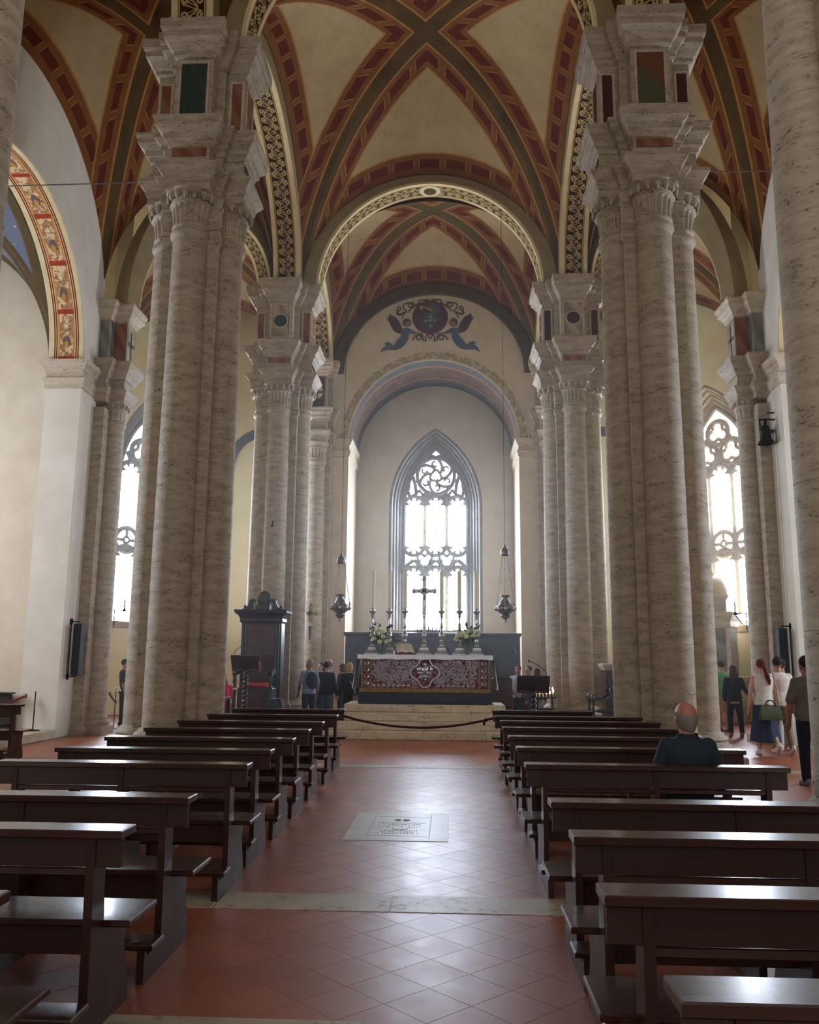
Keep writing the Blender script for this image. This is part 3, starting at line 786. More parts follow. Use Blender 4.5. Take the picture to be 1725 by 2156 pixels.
# ---------------------------------------------------------------- wall responds
def respond(s, label):
    t = thing('wall_respond', label, 'pilaster')
    def B(mb, name, mat, parent=t, sm=False): return fin(mb, s).build(name, mat, parent, sm)
    core = [(-8.4, 18.3), (-7.9, 18.3), (-7.9, 19.45), (-8.4, 19.45)]
    rs = [(-8.4, 18.3), (-7.9, 18.3), (-7.9, 18.55), (-7.58, 18.55), (-7.58, 19.1), (-7.9, 19.1), (-7.9, 19.45), (-8.4, 19.45)]
    B(MB().plan(core, [(0, 0), (0, 7.3)]), 'core', 'travertine')
    c = (-7.86, 18.82, 0)
    B(MB().plan(rs, [(.05, 0), (.05, .16), (0, .18)]), 'plinth', 'travertine')
    B(MB().lathe([(.32, .16), (.35, .22), (.33, .28), (.29, .31), (.3, .36), (.27, .4), (.255, .44)], 24, c, caps=False), 'base', 'travertine', sm=50)
    B(MB().lathe([(.25, .4), (.25, 2.5), (.245, 4.5), (.235, 6.95)], 24, c, caps=False), 'half_column', 'travertine', sm=50)
    cap = MB().lathe([(.235, 6.93), (.27, 6.98), (.27, 7.03), (.24, 7.06)], 24, c, caps=False)
    fl = fluted(.24, .27, 7.06, 7.3, 14, .02); cap.add([(p[0]+c[0], p[1]+c[1], p[2]) for p in fl.v], fl.f)
    cap.lathe([(.28, 7.3), (.29, 7.33), (.27, 7.35), (.34, 7.46)], 24, c, caps=False)
    cp = B(cap, 'capital', 'travertine', sm=40)
    for j in range(-4, 4):
        a = j*pi/8+pi/16
        B(MB().ell((c[0]+.31*cos(a), c[1]+.31*sin(a), 7.4), .035, .035, .055, 8, 6), 'egg', 'travertine', cp, 60)
    B(MB().plan(rs, [(0, 7.44), (.03, 7.46), (.03, 7.56), (.1, 7.72), (.11, 7.76), (.02, 7.78), (.02, 7.86), (0, 7.87), (0, 8.0), (.04, 8.02), (.06, 8.1), (.14, 8.22), (.2, 8.36), (.2, 8.42), (-.02, 8.43)]), 'entablature', 'travertine')
    d = B(MB().plan(rs, [(-.02, 8.4), (-.02, 9.46)]), 'dado_block', 'marble_grey')
    B(MB().box(-7.88, -7.62, 18.555, 18.575, 8.52, 9.4), 'marble_panel', 'marble_red', d)
    B(MB().box(-7.61, -7.595, 18.62, 19.03, 8.52, 9.4), 'marble_panel', 'marble_veined', d)
    for (a, b, cc, dd) in ((18.80, 18.86, 8.6, 9.3), (18.66, 19.0, 8.93, 9.0)):
        B(MB().box(-7.6, -7.585, a, b, cc, dd), 'inlaid_cross', 'paint_slate', d)
    B(MB().plan(rs, [(-.02, 9.42), (.02, 9.44), (.03, 9.5), (.12, 9.62), (.14, 9.64), (.14, 9.72), (.18, 9.78), (.18, 9.84), (-.02, 9.85)]), 'impost', 'travertine_pale')
respond('left', 'slender half-column on the left aisle wall beside the dark column speaker')
respond('right', 'slender half-column on the right aisle wall below the bronze bell')

# ---------------------------------------------------------------- windows
def pointed(hw, rise, spring, z0, n=14):
    r = (hw*hw+rise*rise)/(2*hw)
    pts = [(-hw, z0), (-hw, spring)]
    a1 = math.asin(min(1, rise/r))
    for k in range(1, n+1):
        a = pi-a1*k/n; pts.append((r-hw+r*cos(a), spring+r*sin(a)))
    R = [(-p[0], p[1]) for p in pts[::-1]]
    return pts+R[1:]
def window(name, label, loc, rz, warm, style):
    t = thing(name, label, 'window', loc, rz, kind='structure')
    # local: x right, y outward (away from the nave), z up from the sill of the glass
    GH, SP = 1.22, 4.55; APX = 6.85
    steps = [(1.72, 2.95, -.42, 0), (1.70, 2.93, -.50, 0), (1.62, 2.86, -.50, 0), (1.58, 2.82, -.36, 0), (1.52, 2.74, -.36, 0), (1.48, 2.7, -.22, 0), (1.42, 2.62, -.22, 0), (1.38, 2.56, -.08, 0), (1.31, 2.46, -.08, 0), (1.25, 2.36, .04, 0), (1.22, 2.30, .08, 0)]
    mb = MB(); prev = None
    for hw, rise, y, _ in steps:
        row = [(p[0], y, p[1]) for p in pointed(hw, rise, SP, -.06)]
        if prev: mb.loft([prev, row], 0, False, False)
        prev = row
    stone = 'stone_tracery_warm' if warm else 'stone_tracery'
    mb.build('moulded_frame', stone, t)
    MB().cbox(-1.72, 1.72, -.56, .1, -.22, -.02, .02).build('window_sill', 'stone_tracery_warm', t)
    # glass
    bx = [-1.22, -.41, .41, 1.22]
    for k in range(3):
        for (za, zb) in ((0, 2.45), (2.45, 4.6)):
            MB().box(bx[k]+.002, bx[k+1]-.002, .07, .085, za+.001, zb-.001).build('glass_pane', 'daylight_glass', t)
    top = [p for p in pointed(1.22, 2.30, SP, SP+.05)]
    MB().prism(top, lambda u, v, w: (u, w, v), .07, .085).build('glass_pane', 'daylight_glass', t)
    O, U, V, N = (0, .03, 0), (1, 0, 0), (0, 0, 1), (0, -1, 0)
    tr = MB()
    def bar(path, w=.05, d=.05, closed=False): tr.bar2(path, w*1.4, d, O, U, V, N, 0, closed)
    def blob(pts): tr.prism(pts, lambda u, v, w: (u, w, v), 0.0, .06)
    bar(pointed(1.19, 2.26, SP, 0), .045)
    def cusped(cx, zs, w, up=1):
        # cusped light head: arch of small foils
        r = w*.5
        bar(arc(cx, zs, w, 0, pi, 16) if up > 0 else arc(cx, zs, w, pi, 2*pi, 16), .05)
        for k in range(3):
            a = (pi*(.22+.28*k)) if up > 0 else (pi+pi*(.22+.28*k))
            c2 = (cx+w*.62*cos(a), zs+w*.62*sin(a))
        for k in range(4):
            a = (pi*(.10+.267*k))*up
            tip = (cx+(w-.21)*cos(a), zs+(w-.21)*sin(a))
            ba = [(cx+w*cos(a+e), zs+w*sin(a+e)) for e in (.24, 0, -.24)]
            blob([ba[0], ba[1], ba[2], tip])
    mull = MB()
    for x in (-.41, .41):
        m2 = MB(); m2.bar2([(x, 0), (x, 2.1)], .06, .06, O, U, V, N); m2.build('mullion', 'stone_tracery_warm', t)
        m2 = MB(); m2.bar2([(x, 2.95), (x, 5.0)], .06, .06, O, U, V, N); m2.build('mullion', 'stone_tracery_warm', t)
    for cx in (-.815, 0, .815):
        cusped(cx, 4.62, .37); cusped(cx, 1.95, .37)
    if style == 1:
        for cx in (-.815, 0, .815): cusped(cx, 3.12, .37, -1)
        # transom web: crossing arcs and four-petalled openings
        for x in (-1.22, -.41, .41, 1.22):
            for sg in (-1, 1):
                bar([(x+sg*.40*(1-cos(a)), 2.1+.95*a/(pi/1)) for a in [pi*k/12 for k in range(7)]], .05)
        for x in (-.41, .41):
            for k in range(4):
                a = pi/2*k+pi/4
                bar(arc(x+.2*cos(a), 2.53+.2*sin(a), .13, a-pi*.75, a+pi*.75, 10), .035)
        for x in (-1.0, -.62, -.2, .2, .62, 1.0):
            blob([(x, 2.36), (x+.1, 2.44), (x, 2.5), (x-.1, 2.44)])
        # wheel of swirling mouchettes
        cz, R = 5.78, .70
        bar(arc(0, cz, R, 0, 2*pi, 40), .05, .06, True)
        for k in range(6):
            a0 = 2*pi*k/6+.3
            bar([(r*cos(a0+1.25*(r/R)**1.2), cz+r*sin(a0+1.25*(r/R)**1.2)) for r in [R*q/8 for q in range(2, 9)]], .042)
            a = a0+.9
            bar(arc(.47*cos(a+.45), cz+.47*sin(a+.45), .10, a, a+4.2, 8), .03)
        for k in range(3):
            a = pi/2+2*pi*k/3
            bar(arc(.12*cos(a), cz+.12*sin(a), .12, a-1.9, a+1.9, 10), .035)
        for sg in (-1, 1):
            bar([(sg*.98, 4.95), (sg*.74, 5.1), (sg*.78, 5.45), (sg*.86, 5.75)], .05)
            bar([(sg*.98, 4.95), (sg*1.05, 5.2), (sg*1.0, 5.45)], .045)
            bar([(sg*.41, 4.95), (sg*.62, 5.22), (sg*.9, 4.95)], .05)
            blob([(sg*.41, 4.75), (sg*.6, 5.0), (sg*.41, 5.15), (sg*.2, 5.0)])
            bar([(sg*.1, 5.05), (sg*.3, 5.12), (sg*.45, 5.22)], .05)
            bar([(sg*.25, 6.45), (sg*.12, 6.55), (0, 6.5)], .05)
    else:
        cz = 2.5
        for cx in (-.815, 0, .815):
            bar(arc(cx, cz, .38, 0, 2*pi, 24), .05, .05, True)
            for k in range(4):
                a = pi/2*k
                bar([(cx+.05*cos(a), cz+.05*sin(a)), (cx+.36*cos(a), cz+.36*sin(a))], .035)
            bar(arc(cx, cz, .1, 0, 2*pi, 12), .03, .05, True)
        for x in (-.41, .41): bar([(x, 2.05), (x, 2.95)], .05)
        for cx, cz, R in ((-.45, 5.35, .40), (.45, 5.35, .40), (0, 6.02, .38)):
            bar(arc(cx, cz, R, 0, 2*pi, 26), .055, .05, True)
            for k in range(3):
                a = pi/2+2*pi*k/3
                bar(arc(cx+.18*cos(a), cz+.18*sin(a), .17, a-2.1, a+2.1, 12), .04)
        for sg in (-1, 1):
            bar([(sg*.41, 4.95), (sg*.9, 5.1), (sg*1.0, 5.3)], .05)
            bar([(0, 5.0), (sg*.1, 5.6), (sg*.5, 5.85)], .05)
    tr.build('tracery', stone, t)
    # leading across the lights
    ld = MB()
    for k in range(3):
        for z in [.45*j for j in range(1, 11)]:
            if 1.9 < z < 3.1: continue
            ld.box(bx[k]+.04, bx[k+1]-.04, .06, .069, z, z+.012)
    lo = ld.build('leading', 'stone_tracery', t); lo['kind'] = 'stuff'
    if style == 1:
        cr = MB()
        for (x, z, r, m) in ((0, 3.72, .05, 1), (0, 3.58, .05, 1), (0, 3.62, .04, 0), (-.1, 3.78, .03, 0), (.12, 3.8, .035, 0), (-.1, 3.62, .025, 1), (.13, 3.62, .025, 0), (0, 3.48, .03, 1), (-.09, 3.92, .03, 0), (.11, 3.92, .03, 0)):
            cr.prism([(x+r*cos(2*pi*k/8), z+r*1.3*sin(2*pi*k/8)) for k in range(8)], lambda u, v, w: (u, w, v), .062, .068, m)
        cr.build('stained_crest', ['stained_yellow', 'stained_blue'], t)
    return t
SILL = 2.74
window('window_1', 'tall pointed traceried window behind the altar with swirling wheel head', (-.53, YA+.5, SILL), 0, False, 1)
wd = Vector((.6, .8, 0)); wc = Vector((-9.85, 24.9, 0))+wd*1.22
rzL = atan2(.8, .6)
nl = Vector((-.8, .6, 0))
window('window_2', 'tall pointed window seen in a sliver beside the left pier', (wc.x+nl.x*.5, wc.y+nl.y*.5, SILL), rzL, False, 2)
window('window_3', 'tall pointed window behind the domed marble tabernacle', (mx(wc.x+nl.x*.5), wc.y+nl.y*.5, SILL), -rzL, True, 2)

def holed_wall(mbk, hw_l, hw_r, top, z0):
    pts = [(-hw_l, z0), (-hw_l, top), (hw_r, top), (hw_r, z0)]
    arch_ = [(p[0], p[1]) for p in pointed(1.72, 2.95, 4.55+SILL, z0)]
    return pts+arch_[::-1]
# ---------------------------------------------------------------- east wall, chancel arch and apse
we = thing('wall_back', 'pale east wall with round chancel arch, frescoed angels above', 'wall', kind='structure')
CR, CZ = 2.9, 9.0
pts = [(AX-5.2, 0), (AX-5.2, 16.5), (AX+5.2, 16.5), (AX+5.2, 0), (AX+CR, 0)] + [(AX+CR*cos(pi*k/40), CZ+CR*sin(pi*k/40)) for k in range(41)] + [(AX-CR, 0)]
MB().prism(pts, lambda u, v, w: (u, w, v), YE, YA+.02).build('wall_body', 'plaster', we)
pts = [(AX+p[0]+.03 if abs(p[0]) < 1.8 else AX+p[0], p[1]) for p in holed_wall(None, 3.3, 3.3, 13, SILL-.06)]
MB().prism(pts, lambda u, v, w: (u, w, v), YA, YA+.5).build('apse_wall', 'plaster_white', we)
MB().box(AX-3.3, AX+3.3, YA, YA+.5, 0, SILL-.06).build('apse_wall', 'plaster_white', we)
MB().box(AX-2.2, AX+2.2, YA+.5, YA+.56, 0, SILL-.06).build('apse_wall', 'plaster_white', we)
mb = MB(); n = 40
for k in range(n):
    t0, t1 = pi*k/n, pi*(k+1)/n; r = CR-.006
    P = lambda t, y: (AX+r*cos(t), y, CZ+r*sin(t))
    for ya, yb, m in ((YE+.02, YE+.6, 1), (YE+.6, YE+.7, 3), (YE+.7, YE+1.9, 2), (YE+1.9, YE+2.0, 3), (YE+2.0, YA, 1)):
        mb.add([P(t0, ya), P(t0, yb), P(t1, yb), P(t1, ya)], [(0, 1, 2, 3)], m)
    P2 = lambda t, rr: (AX+rr*cos(t), YE-.008, CZ+rr*sin(t))
    for ra, rb, m in ((CR, CR+.05, 4), (CR+.05, CR+.31, 0), (CR+.31, CR+.36, 4)):
        mb.add([P2(t0, ra), P2(t1, ra), P2(t1, rb), P2(t0, rb)], [(0, 1, 2, 3)], m)
mb.build('painted_arch_band', ['floral_chancel', 'paint_slate', 'paint_frieze', 'paint_light', 'paint_cream'], we)
for sg in (-1, 1):
    def Bx(a, b): return (AX+sg*a, AX+sg*b) if sg > 0 else (AX+sg*b, AX+sg*a)
    a, b = Bx(CR, CR+.55)
    MB().plan([(a, YE-.0), (b, YE-.0), (b, YA-.05), (a, YA-.05)], [(.0, 8.45), (.03, 8.47), (.05, 8.56), (.09, 8.66), (.02, 8.68), (.02, 8.84), (.06, 8.88), (.13, 9.02), (.14, 9.08), (0, 9.09)]).build('impost', 'travertine_pale', we)
# east responds
for sg, side in ((-1, 'left'), (1, 'right')):
    t = thing('chancel_respond', 'half-column respond on the east wall %s of the altar' % side, 'pilaster', (AX+sg*(PX+.12), YE-.02, 0), kind='structure'); t.scale = (1, 1, .96)
    rs = [(-.55, 0), (-.55, -.2), (-.36, -.2), (-.36, -.5), (.36, -.5), (.36, -.2), (.55, -.2), (.55, 0)]
    MB().plan([(-.5, -.2), (.5, -.2), (.5, 0), (-.5, 0)], [(0, 0), (0, 9.3)]).build('core', 'travertine', t)
    c = (0, -.2, 0)
    MB().lathe([(.43, .0), (.43, .3), (.4, .45), (.345, .55)], 24, c, caps=False).build('base', 'travertine', t, 40)
    MB().lathe([(.335, .5), (.335, 3), (.32, 6), (.30, 8.45)], 28, c, caps=False).build('half_column', 'travertine', t, 50)
    cp = MB().lathe([(.30, 8.44), (.345, 8.5), (.345, 8.56), (.31, 8.6), (.33, 8.66), (.305, 8.69)], 24, c, caps=False)
    fl = fluted(.31, .355, 8.68, 9.03); cp.add([(p[0], p[1]-.2, p[2]) for p in fl.v], fl.f)
    cp.lathe([(.365, 9.03), (.39, 9.05), (.36, 9.08), (.43, 9.24)], 24, c, caps=False)
    cp.build('capital', 'travertine', t, 40)
    rp = [(-.55, -.2), (-.36, -.2), (-.36, -.5), (.36, -.5), (.36, -.2), (.55, -.2), (.55, .02), (-.55, .02)]
    MB().plan(rp, [(o*.8, z) for o, z in ENT]).build('entablature', 'travertine', t)
    d = MB().plan(rp, [(-.02, 10.46), (-.02, 11.68)]).build('dado_block', 'travertine', t)
    MB().box(-.27, .27, -.50, -.47, 10.52, 11.6).build('marble_panel', 'marble_porphyry', d)
    MB().prism([(.22*cos(2*pi*k/24), 11.05+.24*sin(2*pi*k/24)) for k in range(24)], lambda u, v, w: (u, w, v), -.506, -.48).build('roundel', 'paint_cream', d)
    mbx = MB().box(-.045, .045, -.512, -.49, 10.75, 11.35).box(-.24, .24, -.512, -.49, 11.0, 11.1)
    mbx.build('inlaid_cross', 'paint_slate', d)
    MB().plan(rp, [(o*.8, z) for o, z in IMP]).build('impost', 'travertine_pale', t)

# fresco: roundel with shield, ribbons and two flying angels
fr = thing('angel_fresco', 'painted roundel with shield held by two flying angels in blue robes', 'fresco', (AX-.13, YE-.004, 13.45))
K = .01595   # metres per photo pixel at the wall; origin at the roundel centre (907, 667)
def fp(pts): return [((u-907)*K, -(v-667)*K) for u, v in pts]
def flat(pts, name, mat, d=.006, y0=0.0):
    return MB().prism(fp(pts), lambda u, v, w: (u, w, v), -d-y0, -y0).build(name, mat, fr)
circ = lambda u, v, r, n=32: [(u+r*cos(2*pi*k/n), v+r*sin(2*pi*k/n)) for k in range(n)]
flat(circ(907, 665, 39.5), 'roundel', 'paint_brick', .006)
flat(circ(907, 665, 36), 'roundel_field', 'paint_wing', .008)
flat([(894, 654), (922, 654), (922, 672), (919, 684), (908, 693), (897, 684), (894, 672)], 'shield', 'paint_slate', .010)
flat([(904, 654), (912, 654), (912, 692), (908, 693), (904, 691)], 'shield_pale', 'paint_blue', .011)
flat([(897, 672), (919, 672), (919, 676), (897, 676)], 'shield_bar', 'paint_blue', .0115)
for (u, v) in ((908, 663), (897, 672), (908, 671), (918, 671), (908, 684)):
    flat([(u-3, v-1), (u-1.5, v+1), (u+1.5, v+1), (u+3, v-1), (u+2.2, v+2.8), (u-2.2, v+2.8)], 'crescent', 'paint_cream', .0125)
flat([(885, 640), (887, 638), (913, 648), (912, 652)], 'key', 'paint_gold', .011)
flat(circ(887, 643, 4.5, 12), 'key_bow', 'paint_gold', .0105)
flat([(900, 637), (908, 630), (919, 636), (927, 644), (930, 652), (914, 652), (902, 647)], 'tiara', 'paint_slate', .0102)
for sg in (-1, 1):
    X = lambda pts: [(907+sg*(u-907)*-1, v) if sg > 0 else (u, v) for u, v in pts]
    flat(X([(809, 662), (814, 668), (819, 655), (822, 661), (829, 662), (840, 676), (846, 690), (843, 703), (832, 700), (824, 692), (819, 680)]), 'angel_wing', 'paint_wing', .006)
    flat(X([(846, 691), (858, 689), (868, 695), (880, 702), (889, 701), (889, 704), (872, 704), (861, 702), (860, 714), (853, 727), (843, 737), (832, 741), (815, 740), (806, 742), (798, 747), (802, 736), (811, 729), (806, 725), (815, 721), (828, 729), (836, 716), (843, 709), (844, 700)]), 'angel_robe', 'paint_blue', .008)
    flat(X(circ(856, 677, 10.5, 20)), 'angel_halo', 'paint_flesh', .007)
    flat(X([(847, 684), (848, 674), (855, 668), (863, 672), (862, 680), (855, 684)]), 'angel_hair', 'paint_dark', .0085)
    flat(X([(853, 676), (860, 674), (863, 679), (860, 686), (854, 688), (851, 683)]), 'angel_face', 'paint_flesh', .0095)
    flat(X([(880, 701), (889, 701), (893, 699), (891, 704), (883, 704)]), 'angel_hand', 'paint_flesh', .009)
    def rb(pts):
        pp = [((u-907)*K, -(v-667)*K) for u, v in X(pts)]; sm = []
        for i in range(len(pp)-1):
            p0, p1, p2, p3 = pp[max(0, i-1)], pp[i], pp[i+1], pp[min(len(pp)-1, i+2)]
            for k in range(4):
                s_ = k/4; sm.append(tuple(.5*(2*p1[c]+(p2[c]-p0[c])*s_+(2*p0[c]-5*p1[c]+4*p2[c]-p3[c])*s_**2+(3*p1[c]-p0[c]-3*p2[c]+p3[c])*s_**3) for c in (0, 1)))
        sm.append(pp[-1]); MB().bar2(sm, .022, .004, (0, -.008, 0), (1, 0, 0), (0, 0, 1), (0, -1, 0)).build('ribbon', 'paint_dark', fr)
    rb([(903, 625), (884, 626), (883, 632), (874, 638), (868, 630), (858, 636), (864, 642), (869, 636), (857, 632), (848, 636), (850, 646), (855, 650), (848, 660), (845, 668)])
    rb([(884, 630), (872, 640), (862, 648), (859, 653)])
    rb([(850, 652), (840, 660), (833, 656), (838, 650), (843, 644), (838, 641), (834, 648), (838, 657), (848, 655)])
    rb([(907, 703), (903, 707), (905, 714), (908, 713)]); rb([(903, 705), (897, 710), (898, 720), (892, 718), (890, 707), (882, 706), (877, 714), (883, 718), (888, 712), (882, 706), (872, 711), (869, 719)])

# ---------------------------------------------------------------- diagonal chapels
for s in SIDES:
    wz = thing('wall_diagonal_'+s, 'pale yellow chapel wall around the tall window on the %s' % s, 'wall', kind='structure')
    d, nn_ = wd, nl
    def W3(u, v, w): p = wc+d*u+nn_*w; return (p.x, p.y, v)
    pts = holed_wall(None, 2.15, 2.3, 14.5, SILL-.06)
    fin(MB().prism(pts, W3, 0, .5), s).build('wall_body', 'plaster_yellow', wz)
    fin(MB().prism([(-2.15, 0), (2.3, 0), (2.3, SILL-.06), (-2.15, SILL-.06)], W3, 0, .5), s).build('wall_body', 'plaster_yellow', wz)
    e = wc-d*2.12; e2 = wc+d*2.28
    # return wall from the respond to the window wall, and from the window wall to the east wall
    fin(MB().prism([(-8.3, 19.3), (-7.92, 19.3), (e.x, e.y), (e.x-.5, e.y)], lambda u, v, w: (u, v, w), 0, 14.5), s).build('return_wall', 'plaster_yellow', wz)
    fin(MB().prism([(e2.x, e2.y), (-4.9, YE), (-4.9, YE+.5), (e2.x-.3, e2.y+.5)], lambda u, v, w: (u, v, w), 0, 14.5), s).build('return_wall', 'plaster_yellow', wz)
    # dark painted arch on the far return wall
    mb = MB(); n = 24
    a3 = Vector((e2.x, e2.y, 0)); b3 = Vector((-4.9, YE, 0)); dd = (b3-a3).normalized(); L = (b3-a3).length
    for k in range(n):
        t0, t1 = pi*k/n, pi*(k+1)/n; cc = a3+dd*(L/2)
        def Q(t, r):
            p = cc+dd*(r*cos(t)); return (p.x+dd.y*.02, p.y-.03, 8.0+1.6*r/1.3*sin(t)*.9)
        mb.add([Q(t0, 1.0), Q(t0, 1.3), Q(t1, 1.3), Q(t1, 1.0)], [(0, 1, 2, 3)], 0)
    fin(mb, s).build('painted_arch_band', 'paint_slate', wz)

# outer shell: closes the view past the vault edges
for s in SIDES:
    sh = WL[s]
    fin(MB().box(-16, -15.6, -4, 33, 0, 17.3), s).build('outer_wall', 'plaster', sh)
    fin(MB().box(-16, -5.9, 31.2, 31.5, 0, 17.3), s).build('outer_wall', 'plaster', sh)
    fin(MB().box(-16, -8.15, 2.7, 3.0, 0, 17.3), s).build('outer_wall', 'plaster', sh)
    fin(MB().box(-15.2, -8.9, 11.0, 18.0, 12.0, 12.1), s).build('chapel_roof', 'plaster', sh)
    # wall closing the space above the aisle wall up to the roof
    fin(MB().box(-8.95, -8.2, 3.0, 19.4, 15.4, 17.3), s).build('wall_body', 'plaster_white', sh)
# ================================================================ FURNITURE
# ---------------------------------------------------------------- pews
END = [(-.19, 0), (.55, 0), (.535, .10), (.47, .28), (.50, .44), (.195, .44), (.175, .60), (.165, .856), (.035, .856), (.058, .15), (-.14, .125), (-.19, .17)]
def end_mesh():
    return MB().prism(END, lambda u, v, w: (w, u, v), -.02, .02).mesh('end_panel', ['wood_pew'])
_em = end_mesh()
def pew(label, xa, xb, y, rz=0.0, group=None):
    L = xb-xa
    t = thing('pew', label, 'pew', (xa, y, 0), rz, group)
    MB().cbox(0, L, 0, .175, .853, .89, .005).build('book_ledge', 'wood_pew_top', t)
    MB().cbox(.012, L-.012, .045, .07, .725, .853, .003).build('back_board', 'wood_pew', t)
    MB().cbox(.15, L-.15, .05, .09, .685, .722, .006).build('back_rail', 'wood_pew_top', t)
    MB().cbox(0, L, .165, .53, .44, .47, .006).build('seat', 'wood_pew_top', t)
    MB().cbox(.15, L-.15, .20, .222, .31, .44, .003).build('seat_apron', 'wood_pew', t)
    MB().cbox(.08, L-.08, -.225, -.04, .17, .2, .006).build('kneeler', 'wood_pew_top', t)
    for x in (.15, L/2, L-.15): place(_em, 'end_panel', t, (x, 0, 0))
    return t
LROW = [2.73, 3.878, 4.80, 6.30, 7.28, 8.33, 9.40, 10.56, 11.85, 13.2]
LEND = [-1.45, -1.454, -1.44, -1.468, -1.504, -1.507, -1.53, -1.55, -1.545, -1.61]
RROW = [2.109, 2.988, 3.934, 4.857, 6.56, 7.80, 8.92, 10.06, 11.15, 12.1, 13.43]
RBEG = [.526, .509, .544, .552, .564, .595, .6, .612, .65, .618, .652]
ordw = ['first', 'second', 'third', 'fourth', 'fifth', 'sixth', 'seventh', 'eighth', 'ninth', 'tenth', 'eleventh']
nL, nR = len(LROW), len(RROW)
for i, y in enumerate(LROW):
    k = nL-1-i
    pew('dark wooden pew with kneeler left of the aisle, %s row from the altar steps' % ordw[k], -3.36, LEND[i], y, group='pews left of the aisle')
for i, y in enumerate(RROW):
    k = nR-1-i
    lab = 'dark wooden pew with kneeler right of the aisle, %s row from the altar steps' % ordw[k]
    if i == 4: lab = 'dark wooden pew on which the man in the dark shirt sits'
    pew(lab, RBEG[i], (2.6, 2.58, 2.6, 2.6, 2.5, 2.6, 2.65, 2.68, 2.68, 2.66, 2.2)[i], y, group='pews right of the aisle')
pew('reddish wooden pew standing alone in the left aisle by the chapel step', -8.05, -6.9, 13.55, .06)

# ---------------------------------------------------------------- altar steps
steps = thing('altar_steps', 'four travertine steps leading up to the altar', 'steps')
SW = [(2.6, 18.15), (2.4, 18.46), (2.05, 18.77), (1.78, 19.08)]
for i, (hw, yf) in enumerate(SW):
    n = 4 if i < 3 else 3
    for k in range(n):
        a = AX-hw+2*hw*k/n; b = AX-hw+2*hw*(k+1)/n
        MB().cbox(a+.002, b-.002, yf, 20.5-.02*i, .17*i, .17*(i+1), .012).build('step_stone', 'stone_step', steps)
AZ = .68
tag(MB().cbox(AX-1.45, AX+1.4, 19.1, 19.33, AZ, AZ+.012, .003).build('black_runner', 'black'), 'thin black mat along the foot of the altar', 'mat')

# ---------------------------------------------------------------- altar
al = thing('altar', 'altar with silver-embroidered red frontal, gilt frame and black base', 'altar', (AX, 19.4, AZ))
MB().cbox(-1.5, 1.5, -.06, .98, 0, .24, .01).build('base', 'wood_stall', al)
MB().cbox(-1.44, 1.44, .02, .94, .24, 1.06, .005).build('body', 'wood_dark', al)
MB().cbox(-1.47, 1.47, -.03, .0, .24, .34, .01).build('gilt_moulding', 'gold', al)
fr_ = MB().box(-1.20, 1.20, -.012, .02, .34, 1.04).build('frontal', 'brocade', al)
for x in (-1.44, -1.24, 1.2, 1.42): MB().cbox(x, x+.045, -.03, .01, .34, 1.05, .005).build('gilt_strip', 'gold', al)
for sg in (-1, 1):
    p = MB().box(sg*1.32-.085, sg*1.32+.085, -.012, .02, .34, 1.04).build('side_panel', 'brocade', al)
    for z in (.45, .6, .75, .9):
        MB().lathe([(.03, 0), (.055, .014), (.07, .004), (.07, -.004)], 12, (0, 0, 0), caps=False).xf(Matrix.Translation((sg*1.32, -.013, z)) @ Matrix.Rotation(pi/2, 4, 'X')).build('silver_rosette', 'silver_dark', p, 60)
M['embroidery'] = plain('embroidery', '#a79ca0', .4, .3, c2='#7e6f74', scale=20, world=False)
random.seed(11)
rel = MB()
def boss(x, z, r):
    rel.ell((x, -.014, z), r, .018, r*.8, 7, 4)
def scroll(x, z, r, a, dirn):
    pts = [(x+r*(1-.11*k)*cos(a+dirn*k*.75), -.017, z+r*(1-.11*k)*sin(a+dirn*k*.75)) for k in range(8)]
    rel.tube(pts, [.02]*4+[.016]*4, 5)
x = -1.16
while x < 1.17:
    if abs(x) > .28:
        boss(x, .985, .05); boss(x, .395, .05)
    x += .112
for i in range(420):
    x = random.uniform(-1.15, 1.15); z = random.uniform(.47, .93)
    if abs(x)+abs(z-.7)*.9 < .36: continue
    if random.random() < .6: scroll(x, z, random.uniform(.045, .08), random.uniform(0, 6.28), random.choice((-1, 1)))
    else: boss(x, z, random.uniform(.025, .045))
o = rel.build('silver_embroidery', 'embroidery', fr_, 60); o['kind'] = 'stuff'
qf = MB(); pts = []
for k in range(4):
    a = pi/2*k+pi/2
    pts += [(.19*cos(a)+.14*cos(a+e), .19*sin(a)+.14*sin(a+e)) for e in (-1.5, -.9, -.3, .3, .9, 1.5)]
qf.tube([(p[0], -.02, .69+p[1]) for p in pts], .026, 6, closed=True)
qf.build('quatrefoil_frame', 'silver', fr_, 60)
fg = MB().ell((0, -.03, .74), .07, .035, .09, 10, 8).ell((0, -.035, .87), .035, .03, .045, 8, 6).ell((-.09, -.028, .68), .06, .03, .05, 8, 6).ell((.09, -.028, .68), .06, .03, .05, 8, 6).ell((0, -.03, .6), .13, .03, .05, 8, 6)
for _k in range(16):
    _a = random.uniform(0, 6.28); _r = random.uniform(.05, .19)
    fg.ell((_r*cos(_a), -.022, .69+_r*sin(_a)), random.uniform(.02, .045), .02, random.uniform(.02, .05), 7, 5)
fg.ell((-.15, -.026, .76), .035, .02, .06, 8, 6).ell((.15, -.026, .76), .035, .02, .06, 8, 6)
fg.build('silver_figure', 'silver', fr_, 60)
